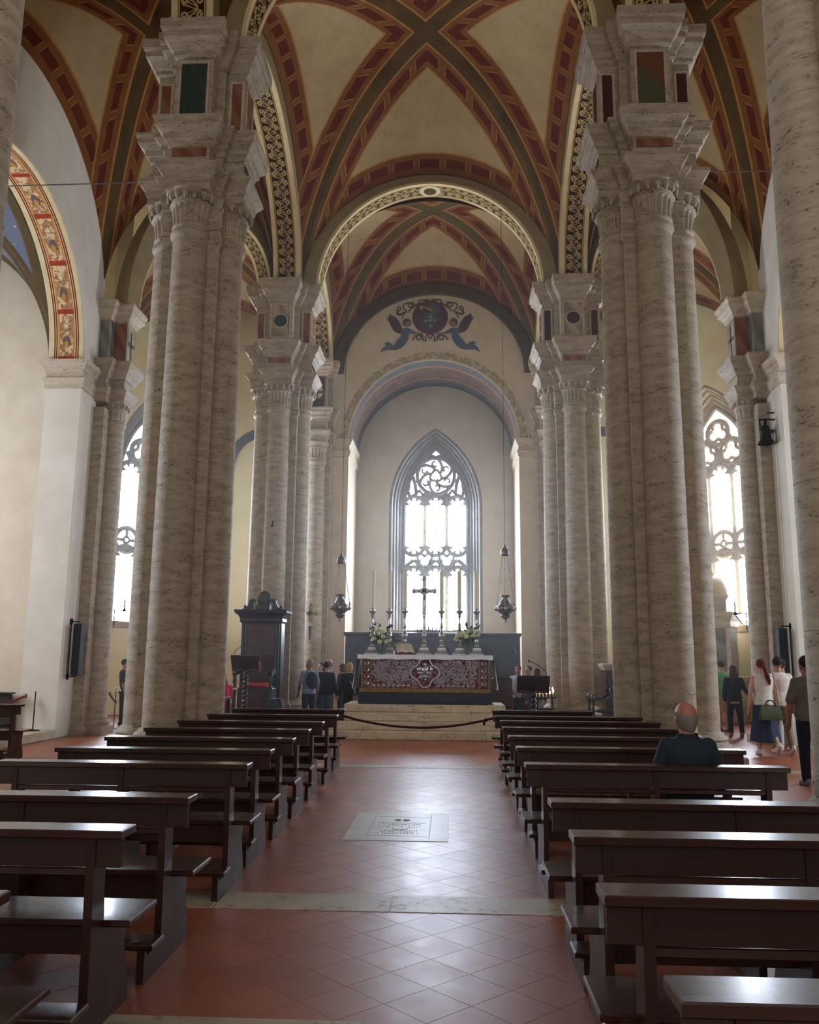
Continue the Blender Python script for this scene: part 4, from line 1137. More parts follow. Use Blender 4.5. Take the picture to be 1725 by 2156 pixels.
# altar cloth: lies on the altar
ac = MB(); nx = 40; rows = []
ring = lambda y, z, dz: [(AX-1.53+3.06*i/nx, y+.008*sin(i*1.7), z+dz*(.6+.4*sin(i*.9))) for i in range(nx+1)]
rows = [ring(20.41, AZ+1.0, 0), ring(20.405, AZ+1.08, 0), ring(20.0, AZ+1.085, 0), ring(19.37, AZ+1.085, 0), ring(19.345, AZ+1.07, 0), ring(19.335, AZ+1.0, .02), ring(19.33, AZ+.97, .02)]
ac.loft(rows, 0, False, False)
for sg in (-1, 1):
    rr = []
    for k in range(9):
        z = AZ+1.085-.095*k
        rr.append([(AX+sg*(1.53+.012*k+.022*k/8*sin(j*1.3)), 19.34+1.06*j/16-.004*k*(1-j/8), z+(.02*sin(j) if k == 8 else 0)) for j in range(17)])
    ac.loft(rr, 0, False, False)
tag(ac.build('altar_cloth', 'white_cloth', None, 60), 'white linen cloth draped over the altar to the base at both ends', 'altar cloth')

# ---------------------------------------------------------------- candlesticks, candles, crucifix
AT = AZ+1.087
def xat(u, Y): return (u-948)/1780*Y*1.012
cs_prof = [(.0, .0), (.125, 0), (.13, .02), (.12, .035), (.11, .05), (.085, .12), (.07, .2), (.045, .26), (.06, .29), (.04, .32), (.03, .36), (.055, .40), (.065, .45), (.05, .5), (.03, .54), (.022, .6), (.035, .64), (.04, .68), (.026, .72), (.02, .8), (.02, .86), (.035, .9), (.028, .94), (.045, .97), (.07, 1.0), (.075, 1.02), (.04, 1.03), (.03, 1.08), (0, 1.08)]
def tri_base(z0, s):
    mb = MB()
    a = [(.16*s, -.11*s), (-.16*s, -.11*s), (0, .18*s)]; b = [(.085*s, -.06*s), (-.085*s, -.06*s), (0, .1*s)]; c = [(.03*s, -.02*s), (-.03*s, -.02*s), (0, .035*s)]
    mb.loft([[(p[0]*k, p[1]*k, z0+z) for p in a] for k, z in ((.9, .03), (.92, .055), (.74, .075), (.62, .12), (.55, .17), (.36, .2), (.28, .24), (.3, .27), (.16, .3))])
    mb.box(-.165*s, .165*s, -.12*s, .14*s, z0, z0+.03)
    return mb
_cs = MB().lathe([(r*(1.15 if z > .3 else .6), z) for r, z in cs_prof if z > .2], 14, caps=False).mesh('stem', ['silver'], smooth=50)
_csb = tri_base(0, 1.05).mesh('foot', ['silver'])
cd = [(788, 'leftmost'), (823, ''), (855, ''), (931, ''), (968, ''), (1003, '')]
nm = ['behind the tall bouquet, farthest from the open book', 'between the bouquet and the open book', 'directly behind the open missal', 'next to the silver crucifix', 'beside the vase of cream roses', 'at the outer edge past the cream roses']
for (u, _), txt in zip(cd, nm):
    Yc = 20.12; x = xat(u, Yc)
    t = thing('candlestick', 'tall silver altar candlestick %s' % txt, 'candlestick', (x, Yc, AT), group='silver candlesticks on the altar')
    place(_csb, 'foot', t); place(_cs, 'stem', t)
    MB().lathe([(.06, .97), (.075, 1.0), (.07, 1.04), (.05, 1.05)], 14).build('drip_pan', 'silver', t, 50)
    c = MB().lathe([(0, 0), (.05, 0), (.05, .88), (.038, .9), (0, .9)], 14).build('altar_candle', 'candle_wax', None, 50, (x, Yc, AT+1.081))
    tag(c, 'thick ivory candle in the candlestick %s' % txt, 'candle', 'ivory altar candles')
    MB().tube([(0, 0, .9), (0, 0, .93)], .003, 5).build('wick', 'black', c)
x = xat(895, 20.05)
t = thing('altar_crucifix', 'silver standing crucifix in the middle of the altar', 'crucifix', (x, 20.05, AT))
place(tri_base(0, 1.1).mesh('foot', ['silver']), 'foot', t)
MB().lathe([(r*.85, z) for r, z in cs_prof if z > .2 and z < .95], 14, caps=False).build('stem', 'silver', t, 50)
cr = MB().box(-.045, .045, -.02, .02, .92, 1.74).box(-.23, .23, -.02, .02, 1.445, 1.535)
cr.ell((0, 0, 1.77), .06, .025, .07, 10, 6).ell((-.24, 0, 1.49), .06, .025, .06, 10, 6).ell((.24, 0, 1.49), .06, .025, .06, 10, 6).ell((0, 0, 1.49), .12, .015, .085, 12, 6)
cr.build('cross', 'silver', t, 50)
MB().ell((0, -.03, 1.38), .03, .02, .12, 8, 6).ell((0, -.035, 1.53), .022, .02, .03, 8, 6).tube([(-.15, -.03, 1.5), (-.06, -.03, 1.46), (0, -.03, 1.45), (.06, -.03, 1.46), (.15, -.03, 1.5)], .012, 6).tube([(0, -.03, 1.28), (0, -.03, 1.12)], .018, 6).build('corpus', 'silver_dark', t, 60)

# ---------------------------------------------------------------- vases of flowers
def flower_mesh(mat):
    mb = MB()
    for ring, (n, r, h, tilt) in enumerate(((7, .05, .04, .5), (5, .034, .05, .25), (3, .018, .055, .1))):
        for k in range(n):
            a = 2*pi*k/n+ring*.4
            mb.ell((r*cos(a)*.6, r*sin(a)*.6, h*.5), .026, .012, .035, 6, 4, 0, Matrix.Rotation(a, 3, 'Z') @ Matrix.Rotation(tilt, 3, 'Y'))
    return mb.mesh('flower', [mat], smooth=80)
_fm = flower_mesh('petal')
def leaf_mb(mb, base, dirv, L, w, m=0):
    d = Vector(dirv).normalized(); sdv = d.cross(Vector((0, 0, 1))); sdv = (sdv.normalized() if sdv.length > .01 else Vector((1, 0, 0)))*w
    b = Vector(base); up = Vector((0, 0, .01))
    mb.add([b, b+d*L*.4+sdv-up, b+d*L, b+d*L*.4-sdv-up, b+d*L*.45+up], [(0, 1, 4), (1, 2, 4), (2, 3, 4), (3, 0, 4)], m)
def bouquet(u, Yc, label, spots, hgt, spread, seed):
    random.seed(seed); x = xat(u, Yc)
    t = thing('flower_vase', label, 'flowers', (x, Yc, AT), group='altar flower vases')
    MB().lathe([(0, 0), (.05, 0), (.055, .1), (.075, .26), (.078, .27), (.07, .26), (.05, .1), (.045, .02), (0, .02)], 16).build('vase', 'vase_glass', t, 50)
    st = MB(); lf = MB()
    for (fx, fz, fy) in spots:
        st.tube([(0, 0, .05), (fx*.3, fy*.3, .26), (fx, fy, fz)], .006, 5)
        place(_fm, 'flower', t, (fx, fy, fz), (radians(random.uniform(20, 60)), 0, random.uniform(-.8, .8)), (1.15,)*3)
    for i in range(46):
        a = random.uniform(0, 2*pi); r = random.uniform(.02, spread); z = random.uniform(.24, hgt)
        p = (r*cos(a), r*sin(a)*.7, z)
        if i % 3 == 0: st.tube([(0, 0, .2), (p[0]*.5, p[1]*.5, .3), p], .004, 4)
        for q in range(3): leaf_mb(lf, p, (cos(a+random.uniform(-1, 1)), sin(a+random.uniform(-1, 1)), random.uniform(-.2, .8)), random.uniform(.08, .15), .022, random.randint(0, 1))
    st.build('stems', 'leaf', t)['kind'] = 'stuff'; lf.build('foliage', ['leaf', 'leaf_pale'], t)['kind'] = 'stuff'
bouquet(809, 19.7, 'glass vase of greenery and pale roses beside the open missal', [(-.19, .34, -.05), (-.06, .45, -.08), (.01, .52, -.05), (.02, .38, -.1), (-.12, .52, 0), (.11, .28, -.1), (-.05, .27, -.1), (.0, .47, .05), (.16, .32, -.02)], .72, .3, 3)
bouquet(984, 19.75, 'green glass vase of cream roses on the altar end without the book', [(-.23, .42, -.03), (-.16, .44, -.05), (-.06, .46, -.06), (.04, .52, -.05), (.1, .44, -.06), (.16, .5, -.02), (-.02, .4, -.1), (.06, .6, .02), (.24, .42, 0), (-.26, .34, 0)], .7, .26, 5)

# ---------------------------------------------------------------- missal on stand, cruet
x = xat(855, 19.75)
t = thing('open_missal', 'open missal on a sloping red stand on the altar', 'book', (x, 19.75, AT), .25)
MB().prism([(-.14, 0), (.14, 0), (.14, .2), (-.14, .03)], lambda u, v, w: (w, u, v), -.2, .2).build('stand', 'book_red', t)
for sg in (-1, 1):
    pg = MB(); rr = []
    for k in range(6):
        xx = sg*.20*k/5; bz = .03*sin(pi*min(1, k/5*.9+.1))
        rr.append([(xx, -.15, .035+bz-.004), (xx, .16, .225+bz-.004), (xx, .16, .225+bz+.012), (xx, -.15, .035+bz+.012)])
    pg.loft(rr).build('page_block', 'paper', t)
tt = thing('cruet_bottle', 'tiny blue-capped bottle beside the missal on the altar', 'bottle', (xat(834, 19.62), 19.62, AT))
MB().lathe([(0, 0), (.028, 0), (.03, .05), (.02, .09), (.012, .1), (0, .1)], 12).build('body', 'paper_white', tt, 50)
MB().lathe([(0, .085), (.024, .085), (.024, .125), (.01, .14), (0, .14)], 12).build('cap', 'plastic_blue', tt, 50)

# ---------------------------------------------------------------- hanging silver lamps
def sanct_lamp(u, v_top, v_body, label, seed):
    Yl = 21.75; x = (u-948)/1780*(Yl*.985+.3)
    z = lambda v: 1.65+(1390-v)/1780*Yl*1.0
    t = thing('sanctuary_lamp', label, 'hanging lamp', (x, Yl, 0), group='silver lamps hanging before the altar')
    zb, zt = z(1312), z(1255)
    k = (zt-zb)/1.0
    pr = [(0, 0), (.02, .01), (.035, .06), (.02, .1), (.08, .14), (.13, .2), (.15, .25), (.1, .29), (.16, .34), (.24, .42), (.285, .5), (.28, .58), (.21, .64), (.17, .7), (.14, .8), (.09, .88), (.1, .93), (.15, .97), (.15, 1.0), (.1, 1.0)]
    b = MB().lathe([(r*.86, zb+zz*k) for r, zz in pr], 22, caps=False).build('lamp_body', 'silver_dark', t, 60)
    for j in range(8):
        a = 2*pi*j/8
        MB().ell((.235*cos(a), .235*sin(a), zb+.5*k), .05, .05, .06, 8, 6).build('embossed_boss', 'silver', b, 60)
    zc = z(v_top)
    MB().lathe([(.0, zc-.15), (.10, zc-.15), (.12, zc-.12), (.11, zc-.02), (.07, zc+.04), (.03, zc+.08), (.02, zc+.14), (0, zc+.15)], 18).build('crown', 'silver_dark', t, 60)
    for j in range(3):
        a = 2*pi*j/3+.4
        MB().ell((.25*cos(a), .25*sin(a), zb+.64*k), .025, .025, .06, 8, 6).build('chain_arm', 'silver_dark', t, 60)
        pts = [Vector((.25*cos(a), .25*sin(a), zb+.66*k)).lerp(Vector((.08*cos(a), .08*sin(a), zc-.13)), s/10) for s in range(11)]
        MB().tube(pts, [.006, .010]*5+[.006], 5).build('chain', 'silver_dark', t)
    dx = x-AX; zs = 11.68+3.05*sqrt(max(0, 1-(dx/3.02)**2))
    MB().tube([(0, 0, zc+.14), (0, .0, zs+.02)], .006, 5).build('suspension_wire', 'iron', t)
sanct_lamp(717, 1178, 0, 'silver sanctuary lamp hanging on the side of the bishop throne', 1)
sanct_lamp(1064, 1160, 0, 'silver sanctuary lamp hanging on the side of the votive candles', 2)

# ---------------------------------------------------------------- choir stalls behind the altar
t = thing('choir_stalls', 'dark wooden choir stall back behind the altar below the window', 'choir stalls', (AX, 27.2, 0))
MB().box(-2.78, 2.78, 0, .12, 0, 2.42).build('back', 'wood_stall', t)
MB().plan([(-2.78, -.03), (2.78, -.03), (2.78, .15), (-2.78, .15)], [(0, 2.38), (.02, 2.4), (.05, 2.46), (.05, 2.5), (0, 2.51)]).build('cornice', 'wood_stall', t)
for k in range(8):
    a = -2.72+5.44*k/8
    MB().cbox(a+.06, a+.62, -.03, .0, 1.2, 2.25, .015).build('panel', 'wood_stall', t)
    MB().tube([(a+.34+.26*cos(q), -.035, 1.75+.26*sin(q)+.1) for q in [pi*j/10 for j in range(11)]], .02, 6).build('carved_arch', 'wood_stall', t)
    MB().cbox(a+.0, a+.05, -.5, 0, 0, 1.15, .01).build('partition', 'wood_stall', t)
MB().cbox(-2.75, 2.75, -.45, 0, .4, .46, .01).build('seat', 'wood_stall', t)
cr = MB()
for j in range(15):
    xx = -.42+.06*j; hh = .05+.09*(1-abs(j-7)/7)+(.07 if j % 2 else 0)
    cr.ell((xx-.12, .05, 2.5+hh*.5), .028, .02, hh*.6, 6, 5)
cr.build('carved_crest', 'wood_stall', t, 60)

# ---------------------------------------------------------------- left presbytery platform, bishop throne, lecterns
pf = thing('presbytery_platform', 'low wooden platform under the bishop throne and lectern', 'platform')
for i in range(5):
    a = -5.0+.25*i; MB().cbox(a+.003, a+.247, 18.75, 20.85, 0, .34, .006).build('plank', 'wood_brown', pf)
def P_(u0, v0, Y, z0):  # local pixel frame
    k = Y/1780*1.0
    return (lambda u: (u-u0)*k), (lambda v: z0+(v0-v)*k)
th = thing('bishop_throne', 'carved dark wooden bishop throne with oval crest and red cushion', 'throne', (-4.52, 20.1, .34))
X, Z = P_(553, 1506, 20.1, 0)
MB().cbox(X(512), X(597), .15, .55, 0, Z(1310), .01).build('back', 'wood_dark', th)
MB().cbox(X(524), X(586), .13, .16, Z(1440), Z(1318), .01).build('back_panel', 'wood_red', th)
for u in (514, 520, 586, 591): MB().tube([(X(u), .13, Z(1460)), (X(u), .13, Z(1316))], .03, 8).build('pilaster', 'wood_dark', th, 50)
MB().plan([(X(511), .1), (X(597), .1), (X(597), .58), (X(511), .58)], [(0, Z(1316)), (.03, Z(1312)), (.03, Z(1306)), (.06, Z(1300)), (.14, Z(1294)), (.15, Z(1290)), (.16, Z(1288)), (0, Z(1287.5))]).build('cornice', 'wood_dark', th)
for sg in (-1, 1):
    pr = [(0, 0), (.04, .03), (.16, .09), (.22, .22), (.24, .34), (.32, .4), (.4, .38), (.42, .31), (.37, .27), (.345, .31), (.34, .27), (.345, .1), (.33, 0)]
    MB().prism([(sg*(-.52+.82*a), Z(1287)+b*.66) for a, b in pr], lambda u, v, w: (u, w, v), .2, .34).build('pediment_scroll', 'wood_dark', th)
    MB().ell((sg*.44, .27, Z(1287)+.07), .04, .04, .05, 8, 6).build('finial', 'wood_dark', th, 60)
MB().cbox(X(538), X(569), .18, .36, Z(1288), Z(1277), .01).build('crest_plinth', 'wood_dark', th)
MB().lathe([(0, -.05), (.13, -.045), (.165, -.02), (.15, 0), (.1, .01), (0, .02)], 22).xf(Matrix.Translation((X(554.5), .27, Z(1264))) @ Matrix.Rotation(pi/2, 4, 'X') @ Matrix.Diagonal((.98, 1.2, 1, 1))).build('oval_crest', 'wood_dark', th, 50)
MB().cbox(X(520), X(592), -.42, .2, 0, Z(1449), .015).build('seat_chest', 'wood_dark', th)
MB().cbox(X(528), X(573), -.435, -.42, .07, Z(1456), .01).build('chest_panel', 'wood_red', th)
cu = MB().loft([[(X(527), -.36, Z(1448)), (X(577), -.36, Z(1448)), (X(577), .1, Z(1448)), (X(527), .1, Z(1448))], [(X(526), -.4, Z(1444)), (X(578), -.4, Z(1444)), (X(578), .12, Z(1444)), (X(526), .12, Z(1444))], [(X(531), -.34, Z(1439)), (X(573), -.34, Z(1439)), (X(573), .08, Z(1439)), (X(531), .08, Z(1439))]])
cu.build('seat_cushion', 'red_cushion', th)
for u in (510, 584):
    arm = thing
    MB().prism([(-.45, Z(1425)), (.2, Z(1418)), (.2, Z(1410)), (-.2, Z(1411)), (-.42, Z(1415)), (-.5, Z(1420))], lambda a, b, w: (w, a, b), X(u), X(u+7)).build('armrest', 'wood_dark', th)
    MB().lathe([(.05, 0), (.055, .03), (.03, .06), (.05, .14), (.035, .22), (.05, .28), (.03, .32)], 12, (X(u+3.5), -.4, Z(1449)), caps=False).build('arm_baluster', 'wood_dark', th, 50)
    MB().lathe([(.06, 0), (.06, .04), (.035, .1), (.05, .25), (.04, .4), (.055, .5), (.06, .6)], 12, (X(u+3.5), -.43, .0), caps=False).build('front_post', 'wood_dark', th, 50)
def twist(mb, x, y, z0, z1, r, turns):
    n = 60
    for ph in (0, pi):
        mb.tube([(x+r*cos(ph+2*pi*turns*k/n), y+r*sin(ph+2*pi*turns*k/n), z0+(z1-z0)*k/n) for k in range(n+1)], r*.95, 7)
    return mb
def lectern(label, x, y, z, wd_, htop, mic_dir):
    t = thing('lectern', label, 'lectern', (x, y, z))
    MB().lathe([(0, 0), (.2, 0), (.2, .04), (.12, .08), (.06, .12), (.05, .16)], 18).build('foot', 'wood_dark', t, 40)
    twist(MB(), 0, 0, .14, htop-.3, .034, 4.5).build('twisted_post', 'wood_dark', t, 60)
    # facing the nave: the reading board slopes up towards the camera
    dsk = MB().obox((0, -.02, htop-.13), (1, 0, 0), (0, .5, -.866), (0, .866, .5), wd_/2, .17, .015)
    dsk.build('reading_desk', 'wood_dark', t)
    MB().cbox(-wd_/2, wd_/2, .05, .1, htop-.33, htop-.25, .01).build('book_lip', 'wood_dark', t)
    mic = [(-mic_dir*wd_*.42, .0, htop-.01), (-mic_dir*wd_*.40, .02, htop+.12), (-mic_dir*wd_*.2, .06, htop+.22), (mic_dir*wd_*.1, .1, htop+.32)]
    m = MB().tube(mic, .008, 6).build('gooseneck_microphone', 'iron', t, 60)
    MB().ell(mic[-1], .025, .025, .025, 8, 6).build('microphone_head', 'black', m, 60)
    return t
l1 = lectern('dark lectern with twisted post in front of the bishop throne', xat(527, 18.95), 18.95, .34, .66, 1.36, 1)
MB().tube([(.32, -.12, 1.25), (.34, -.13, 1.1), (.35, -.13, 1.0)], .02, 6).build('red_ribbon', 'red_rope_bright', l1)
lectern('dark lectern with twisted post at the front of the right pews near votive candles', xat(1117, 17.75), 17.75, 0, .66, 1.33, -1)
# table with leaflets where the woman in red sits
t = thing('reading_table', 'dark wooden table with papers in front of the woman in red', 'table', (-4.80, 17.35, 0))
MB().cbox(-.42, .3, -.25, .25, .84, .88, .008).build('table_top', 'wood_dark', t)
for sx in (-.38, .24):
    for sy in (-.2, .2): MB().cbox(sx, sx+.05, sy-.025, sy+.025, 0, .84, .004).build('leg', 'wood_dark', t)
MB().box(-.36, .26, -.2, -.18, .3, .8).build('front_panel', 'wood_dark', t)
tag(MB().cbox(-.28, -.02, -.18, .02, 0, .012, .002).build('leaflet_pile', 'paper_white', None, False, (-4.72, 17.35, .88)), 'white leaflets lying on the table of the woman in red', 'papers')
# speaker box by the throne
t = thing('floor_monitor', 'black sloping speaker box on the floor beside the bishop throne', 'speaker', (-3.97, 19.6, .34))
MB().prism([(-.2, 0), (.2, 0), (.14, .42), (-.2, .42)], lambda u, v, w: (u, w, v), -.2, .2).build('cabinet', 'black', t)
MB().box(-.17, .12, -.215, -.2, .03, .39).build('grille', 'speaker_cloth', t)
MB().prism([(.19, .05), (.205, .05), (.15, .40), (.135, .40)], lambda u, v, w: (u, w, v), -.18, .18).build('edge_trim', 'silver_dark', t)

# ---------------------------------------------------------------- red rope in front of the altar steps
def rope(label, pts, r=.018, mat='red_rope', hooks=True):
    t = thing('barrier_rope', label, 'rope', (0, 0, 0))
    MB().tube(pts, r, 8).build('cord', mat, t, 60)
    if hooks:
        for p in (pts[0], pts[-1]):
            MB().ell(p, r*1.7, r*1.7, r*2.2, 8, 6).build('brass_hook', 'gold', t, 60)
    return t
def sag(a, b, s, n=20):
    a = Vector(a); b = Vector(b)
    return [tuple(a.lerp(b, i/n)-Vector((0, 0, s*4*(i/n)*(1-i/n)))) for i in range(n+1)]
rp = rope('dark red barrier rope sagging across the altar steps between the front pews', sag((-1.72, 13.45, .8), (.72, 13.55, .78), .175))
MB().ell((.56, 13.54, .74), .03, .03, .03, 8, 6).ell((.53, 13.54, .70), .022, .022, .05, 8, 6).build('knot', 'red_rope', rp, 60)

# ---------------------------------------------------------------- votive candle stand
vs = thing('votive_stand', 'iron stand of burning votive candles at the foot of the right pier', 'candle stand', (xat(1139, 20.75), 20.75, 0))
for (x, y) in ((-.2, -.12), (.2, -.12), (-.2, .12), (.2, .12)): MB().tube([(x, y, 0), (x*.9, y, .78)], .014, 6).build('leg', 'iron', vs)
MB().cbox(-.26, .26, -.2, .2, .78, .81, .005).build('tray', 'iron', vs)
MB().cbox(-.25, .25, .0, .1, .81, .87, .005).build('upper_tray', 'iron', vs)
MB().cbox(-.24, .24, -.18, .18, .25, .27, .005).build('shelf', 'iron', vs)
MB().cbox(-.16, .16, -.14, .1, .27, .55, .01).build('offering_box', 'wood_red', vs)
random.seed(4)
for k in range(12):
    x = -.2+.08*(k % 6); y = -.12+.15*(k//6); hh = random.uniform(.06, .16)
    c = MB().lathe([(0, 0), (.014, 0), (.014, hh), (0, hh)], 8).build('votive_candle', 'candle_wax', None, 50, (vs.location.x+x, 20.75+y, .81+(.06 if k > 5 else 0)))
    tag(c, 'small lit votive candle on the raised back tray of the iron stand' if k > 5 else 'small lit votive candle on the low front tray of the iron stand', 'candle', 'votive candles on the back tray' if k > 5 else 'votive candles on the front tray')
    MB().lathe([(0, hh), (.012, hh+.02), (.014, hh+.035), (.006, hh+.065), (0, hh+.085)], 8).build('candle_flame', 'flame', c, 60)

# ---------------------------------------------------------------- armchair and confessional on the right
pf2 = thing('chair_platform', 'low wooden platform under the carved armchair', 'platform')
for i in range(5): MB().cbox(2.75+.28*i+.003, 2.75+.28*i+.277, 18.4, 19.6, 0, .17, .006).build('plank', 'wood_brown', pf2)
ch = thing('carved_armchair', 'dark carved wooden armchair turned sideways before the right altar pier', 'chair', (xat(1268, 18.9), 18.9, .17))
MB().cbox(-.28, .38, -.3, .3, .40, .46, .01).build('seat', 'wood_dark', ch)
for y in (-.27, .27):
    MB().prism([(-.42, .74), (-.1, .70), (.02, .78), (-.02, .86), (.0, .93), (.08, .97), (.2, .96), (.26, .88), (.28, .78), (.3, .62), (.18, .62), (-.1, .65), (-.42, .67)], lambda u, v, w: (u-.02, w, v), y-.03, y+.03).build('armrest', 'wood_dark', ch)
    MB().lathe([(.04, .02), (.05, .05), (.025, .12), (.04, .22), (.025, .36), (.035, .46), (.02, .55), (.045, .66), (.05, .74), (.02, .78)], 10, (-.38, y, 0), caps=False).build('front_leg', 'wood_dark', ch, 50)
    MB().lathe([(.035, 0), (.03, .2), (.04, .4), (.03, .6)], 10, (.34, y, 0), caps=False).build('rear_leg', 'wood_dark', ch, 50)
    MB().cbox(-.42, .4, y-.03, y+.03, .0, .05, .01).build('runner', 'wood_dark', ch)
MB().cbox(.30, .38, -.3, .3, .4, .92, .015).build('backrest', 'wood_dark', ch)
cf = thing('confessional', 'reddish wooden confessional with raised panels behind the carved armchair', 'confessional', (xat(1283, 20.9), 20.6, 0))
MB().box(-.35, .45, -.3, .3, 0, 1.5).build('body', 'wood_red', cf)
MB().plan([(-.35, -.3), (.45, -.3), (.45, .3), (-.35, .3)], [(0, 1.45), (.03, 1.5), (.06, 1.56), (.06, 1.6), (0, 1.61)]).build('cornice', 'travertine_pale', cf)
for (a, b) in ((-.3, -.13), (-.08, .1), (.15, .4)):
    MB().cbox(a, b, -.325, -.295, .1, .7, .012).build('panel', 'wood_brown', cf); MB().cbox(a, b, -.325, -.295, .78, 1.4, .012).build('panel', 'wood_brown', cf)

# ---------------------------------------------------------------- altar and domed tabernacle in the right chapel
rzR = -rzL
def RC(u, w): p = Vector((mx(wc.x), wc.y, 0)) - Vector((mx(wc.x+wd.x)-mx(wc.x), wd.y, 0))*0; return p
tb = thing('domed_tabernacle', 'pale marble domed tabernacle standing before the right chapel window', 'tabernacle', (7.55, 24.75, 0), -.55)
MB().cbox(-.75, .75, -.5, .5, 0, 1.15, .02).build('altar_block', 'travertine', tb)
MB().plan([(-.75, -.5), (.75, -.5), (.75, .5), (-.75, .5)], [(0, 1.05), (.03, 1.1), (.08, 1.2), (.08, 1.26), (0, 1.27)]).build('altar_top', 'travertine', tb)
MB().cbox(-.5, .5, -.3, .5, 1.26, 2.7, .02).build('shrine_body', 'marble_grey', tb)
for x in (-.44, .44): MB().lathe([(.07, 1.26), (.06, 1.35), (.055, 2.5), (.07, 2.6)], 12, (x, -.3, 0), caps=False).build('shrine_column', 'travertine_pale', tb, 50)
MB().plan([(-.5, -.32), (.5, -.32), (.5, .5), (-.5, .5)], [(0, 2.6), (.03, 2.65), (.04, 2.8), (.12, 2.95), (.13, 3.05), (0, 3.06)]).build('cornice', 'travertine_pale', tb)
MB().box(-.42, .42, -.26, .42, 3.05, 3.4).build('attic', 'travertine', tb)
MB().plan([(-.42, -.26), (.42, -.26), (.42, .42), (-.42, .42)], [(0, 3.38), (.08, 3.45), (.1, 3.52), (0, 3.53)]).build('attic_cornice', 'travertine_pale', tb)
MB().lathe([(.42, 3.52), (.42, 3.6), (.39, 3.78), (.32, 3.95), (.2, 4.07), (.06, 4.13), (.05, 4.18), (0, 4.2)], 24, (0, .08, 0), caps=False).build('dome', 'travertine_pale', tb, 50)
fv = thing('chapel_flowers', 'white flowers with a candle on the right chapel altar', 'flowers', (6.95, 23.95, 1.0))
MB().lathe([(0, 0), (.06, 0), (.09, .15), (.07, .2), (0, .2)], 14).build('bowl', 'bronze', fv, 50)
random.seed(9); lf = MB()
for k in range(14):
    p = (random.uniform(-.2, .2), random.uniform(-.1, .1), random.uniform(.2, .42))
    place(_fm, 'flower', fv, p, (random.uniform(.3, 1), 0, random.uniform(-1, 1)))
    for q in range(2): leaf_mb(lf, p, (random.uniform(-1, 1), random.uniform(-1, 1), .1), .12, .025)
lf.build('foliage', 'leaf', fv)['kind'] = 'stuff'
t = thing('flower_pedestal', 'stone pedestal under the white flowers in the right chapel', 'pedestal', (6.95, 23.95, 0))
MB().cbox(-.26, .34, -.2, .2, 0, .9, .02).build('shaft', 'travertine', t)
MB().plan([(-.26, -.2), (.34, -.2), (.34, .2), (-.26, .2)], [(0, .85), (.05, .92), (.06, 1.0), (-.02, 1.0)]).build('top', 'travertine_pale', t)
tag(MB().lathe([(0, 0), (.03, 0), (.03, .3), (0, .3)], 10).build('chapel_candle', 'candle_wax', None, 50, (7.22, 23.9, 1.0)), 'single white candle beside the flowers in the right chapel', 'candle')

# ---------------------------------------------------------------- wall fittings
def speaker(s, label):
    x = -8.02 if s == 'left' else mx(-8.02)
    sg = 1 if s == 'left' else -1
    t = thing('column_speaker', label, 'speaker', (x, 17.98, 0))
    c = MB().cbox(sg*.06-.085 if sg > 0 else -.06-.085, sg*.06+.085, -.09, .09, 1.26, 2.36, .015).build('cabinet', 'speaker_cloth', t)
    for z in (2.4, 1.24):
        MB().tube([(-sg*.13, 0, z), (sg*.06, 0, z)], .014, 6).build('bracket', 'iron', t)
        MB().lathe([(0, 0), (.07, 0), (.07, .02), (0, .02)], 14).xf(Matrix.Translation((-sg*.13, 0, z)) @ Matrix.Rotation(pi/2, 4, 'Y')).build('wall_plate', 'iron', t)
    MB().tube([(-sg*.125, .02, 2.4), (-sg*.125, .02, 1.24)], .012, 6).build('cable_pipe', 'iron', t)
speaker('left', 'dark blue column speaker on the white left wall pier')
speaker('right', 'dark column speaker on the right wall behind the walking group')
b = thing('wall_bell', 'small bronze bell on an iron bracket high on the right wall', 'bell', (6.82, 18.05, 6.3))
MB().lathe([(.0, .42), (.05, .42), (.085, .37), (.095, .25), (.12, .1), (.17, .02), (.18, 0), (.165, 0), (.1, .12), (.07, .36), (0, .38)], 20, caps=False).build('bell_body', 'bronze', b, 50)
MB().ell((0, 0, -.02), .025, .025, .05, 8, 6).build('clapper', 'iron', b, 60)
MB().cbox(-.13, -.1, -.02, .02, .3, .56, .004).cbox(-.13, .21, -.02, .02, .53, .56, .004).cbox(.05, .21, -.02, .02, .68, .71, .004).cbox(-.03, .03, -.03, .03, .4, .56, .004).build('bracket', 'iron', b)
MB().cbox(.0, .18, -.04, .04, .24, .32, .006).build('wooden_lever', 'wood_brown', b)
MB().tube([(.16, 0, .26), (.17, .0, -5.0)], .012, 6).build('pull_rope', 'paper', b)
def sconce(s, label):
    x = -7.62 if s == 'left' else mx(-7.62); sg = 1 if s == 'left' else -1
    t = thing('wall_sconce', label, 'sconce', (x, 19.0, 0))
    MB().tube([(0, 0, 2.35), (0, 0, 2.75)], .012, 6).build('back_plate', 'iron', t)
    MB().tube([(0, 0, 2.7), (sg*.15, -.1, 2.72), (sg*.3, -.2, 2.68)], .01, 6).build('arm', 'iron', t)
    MB().tube([(0, 0, 2.45), (sg*.1, -.07, 2.46), (sg*.22, -.15, 2.58), (sg*.3, -.2, 2.66)], .01, 6).build('brace', 'iron', t)
    MB().lathe([(0, 0), (.04, 0), (.05, .03), (.03, .04), (.03, .06), (0, .06)], 12, (sg*.3, -.2, 2.67)).build('candle_cup', 'iron', t, 50)
    c = MB().lathe([(0, 0), (.02, 0), (.02, .22), (0, .22)], 8).build('sconce_candle', 'candle_wax', t, 50, (sg*.3, -.2, 2.73))
    MB().lathe([(0, 0), (.014, .03), (.006, .07), (0, .1)], 8, (0, 0, .22)).build('bulb', 'petal_white', c, 60)
sconce('left', 'wrought iron wall sconce with candle on the left half-column')
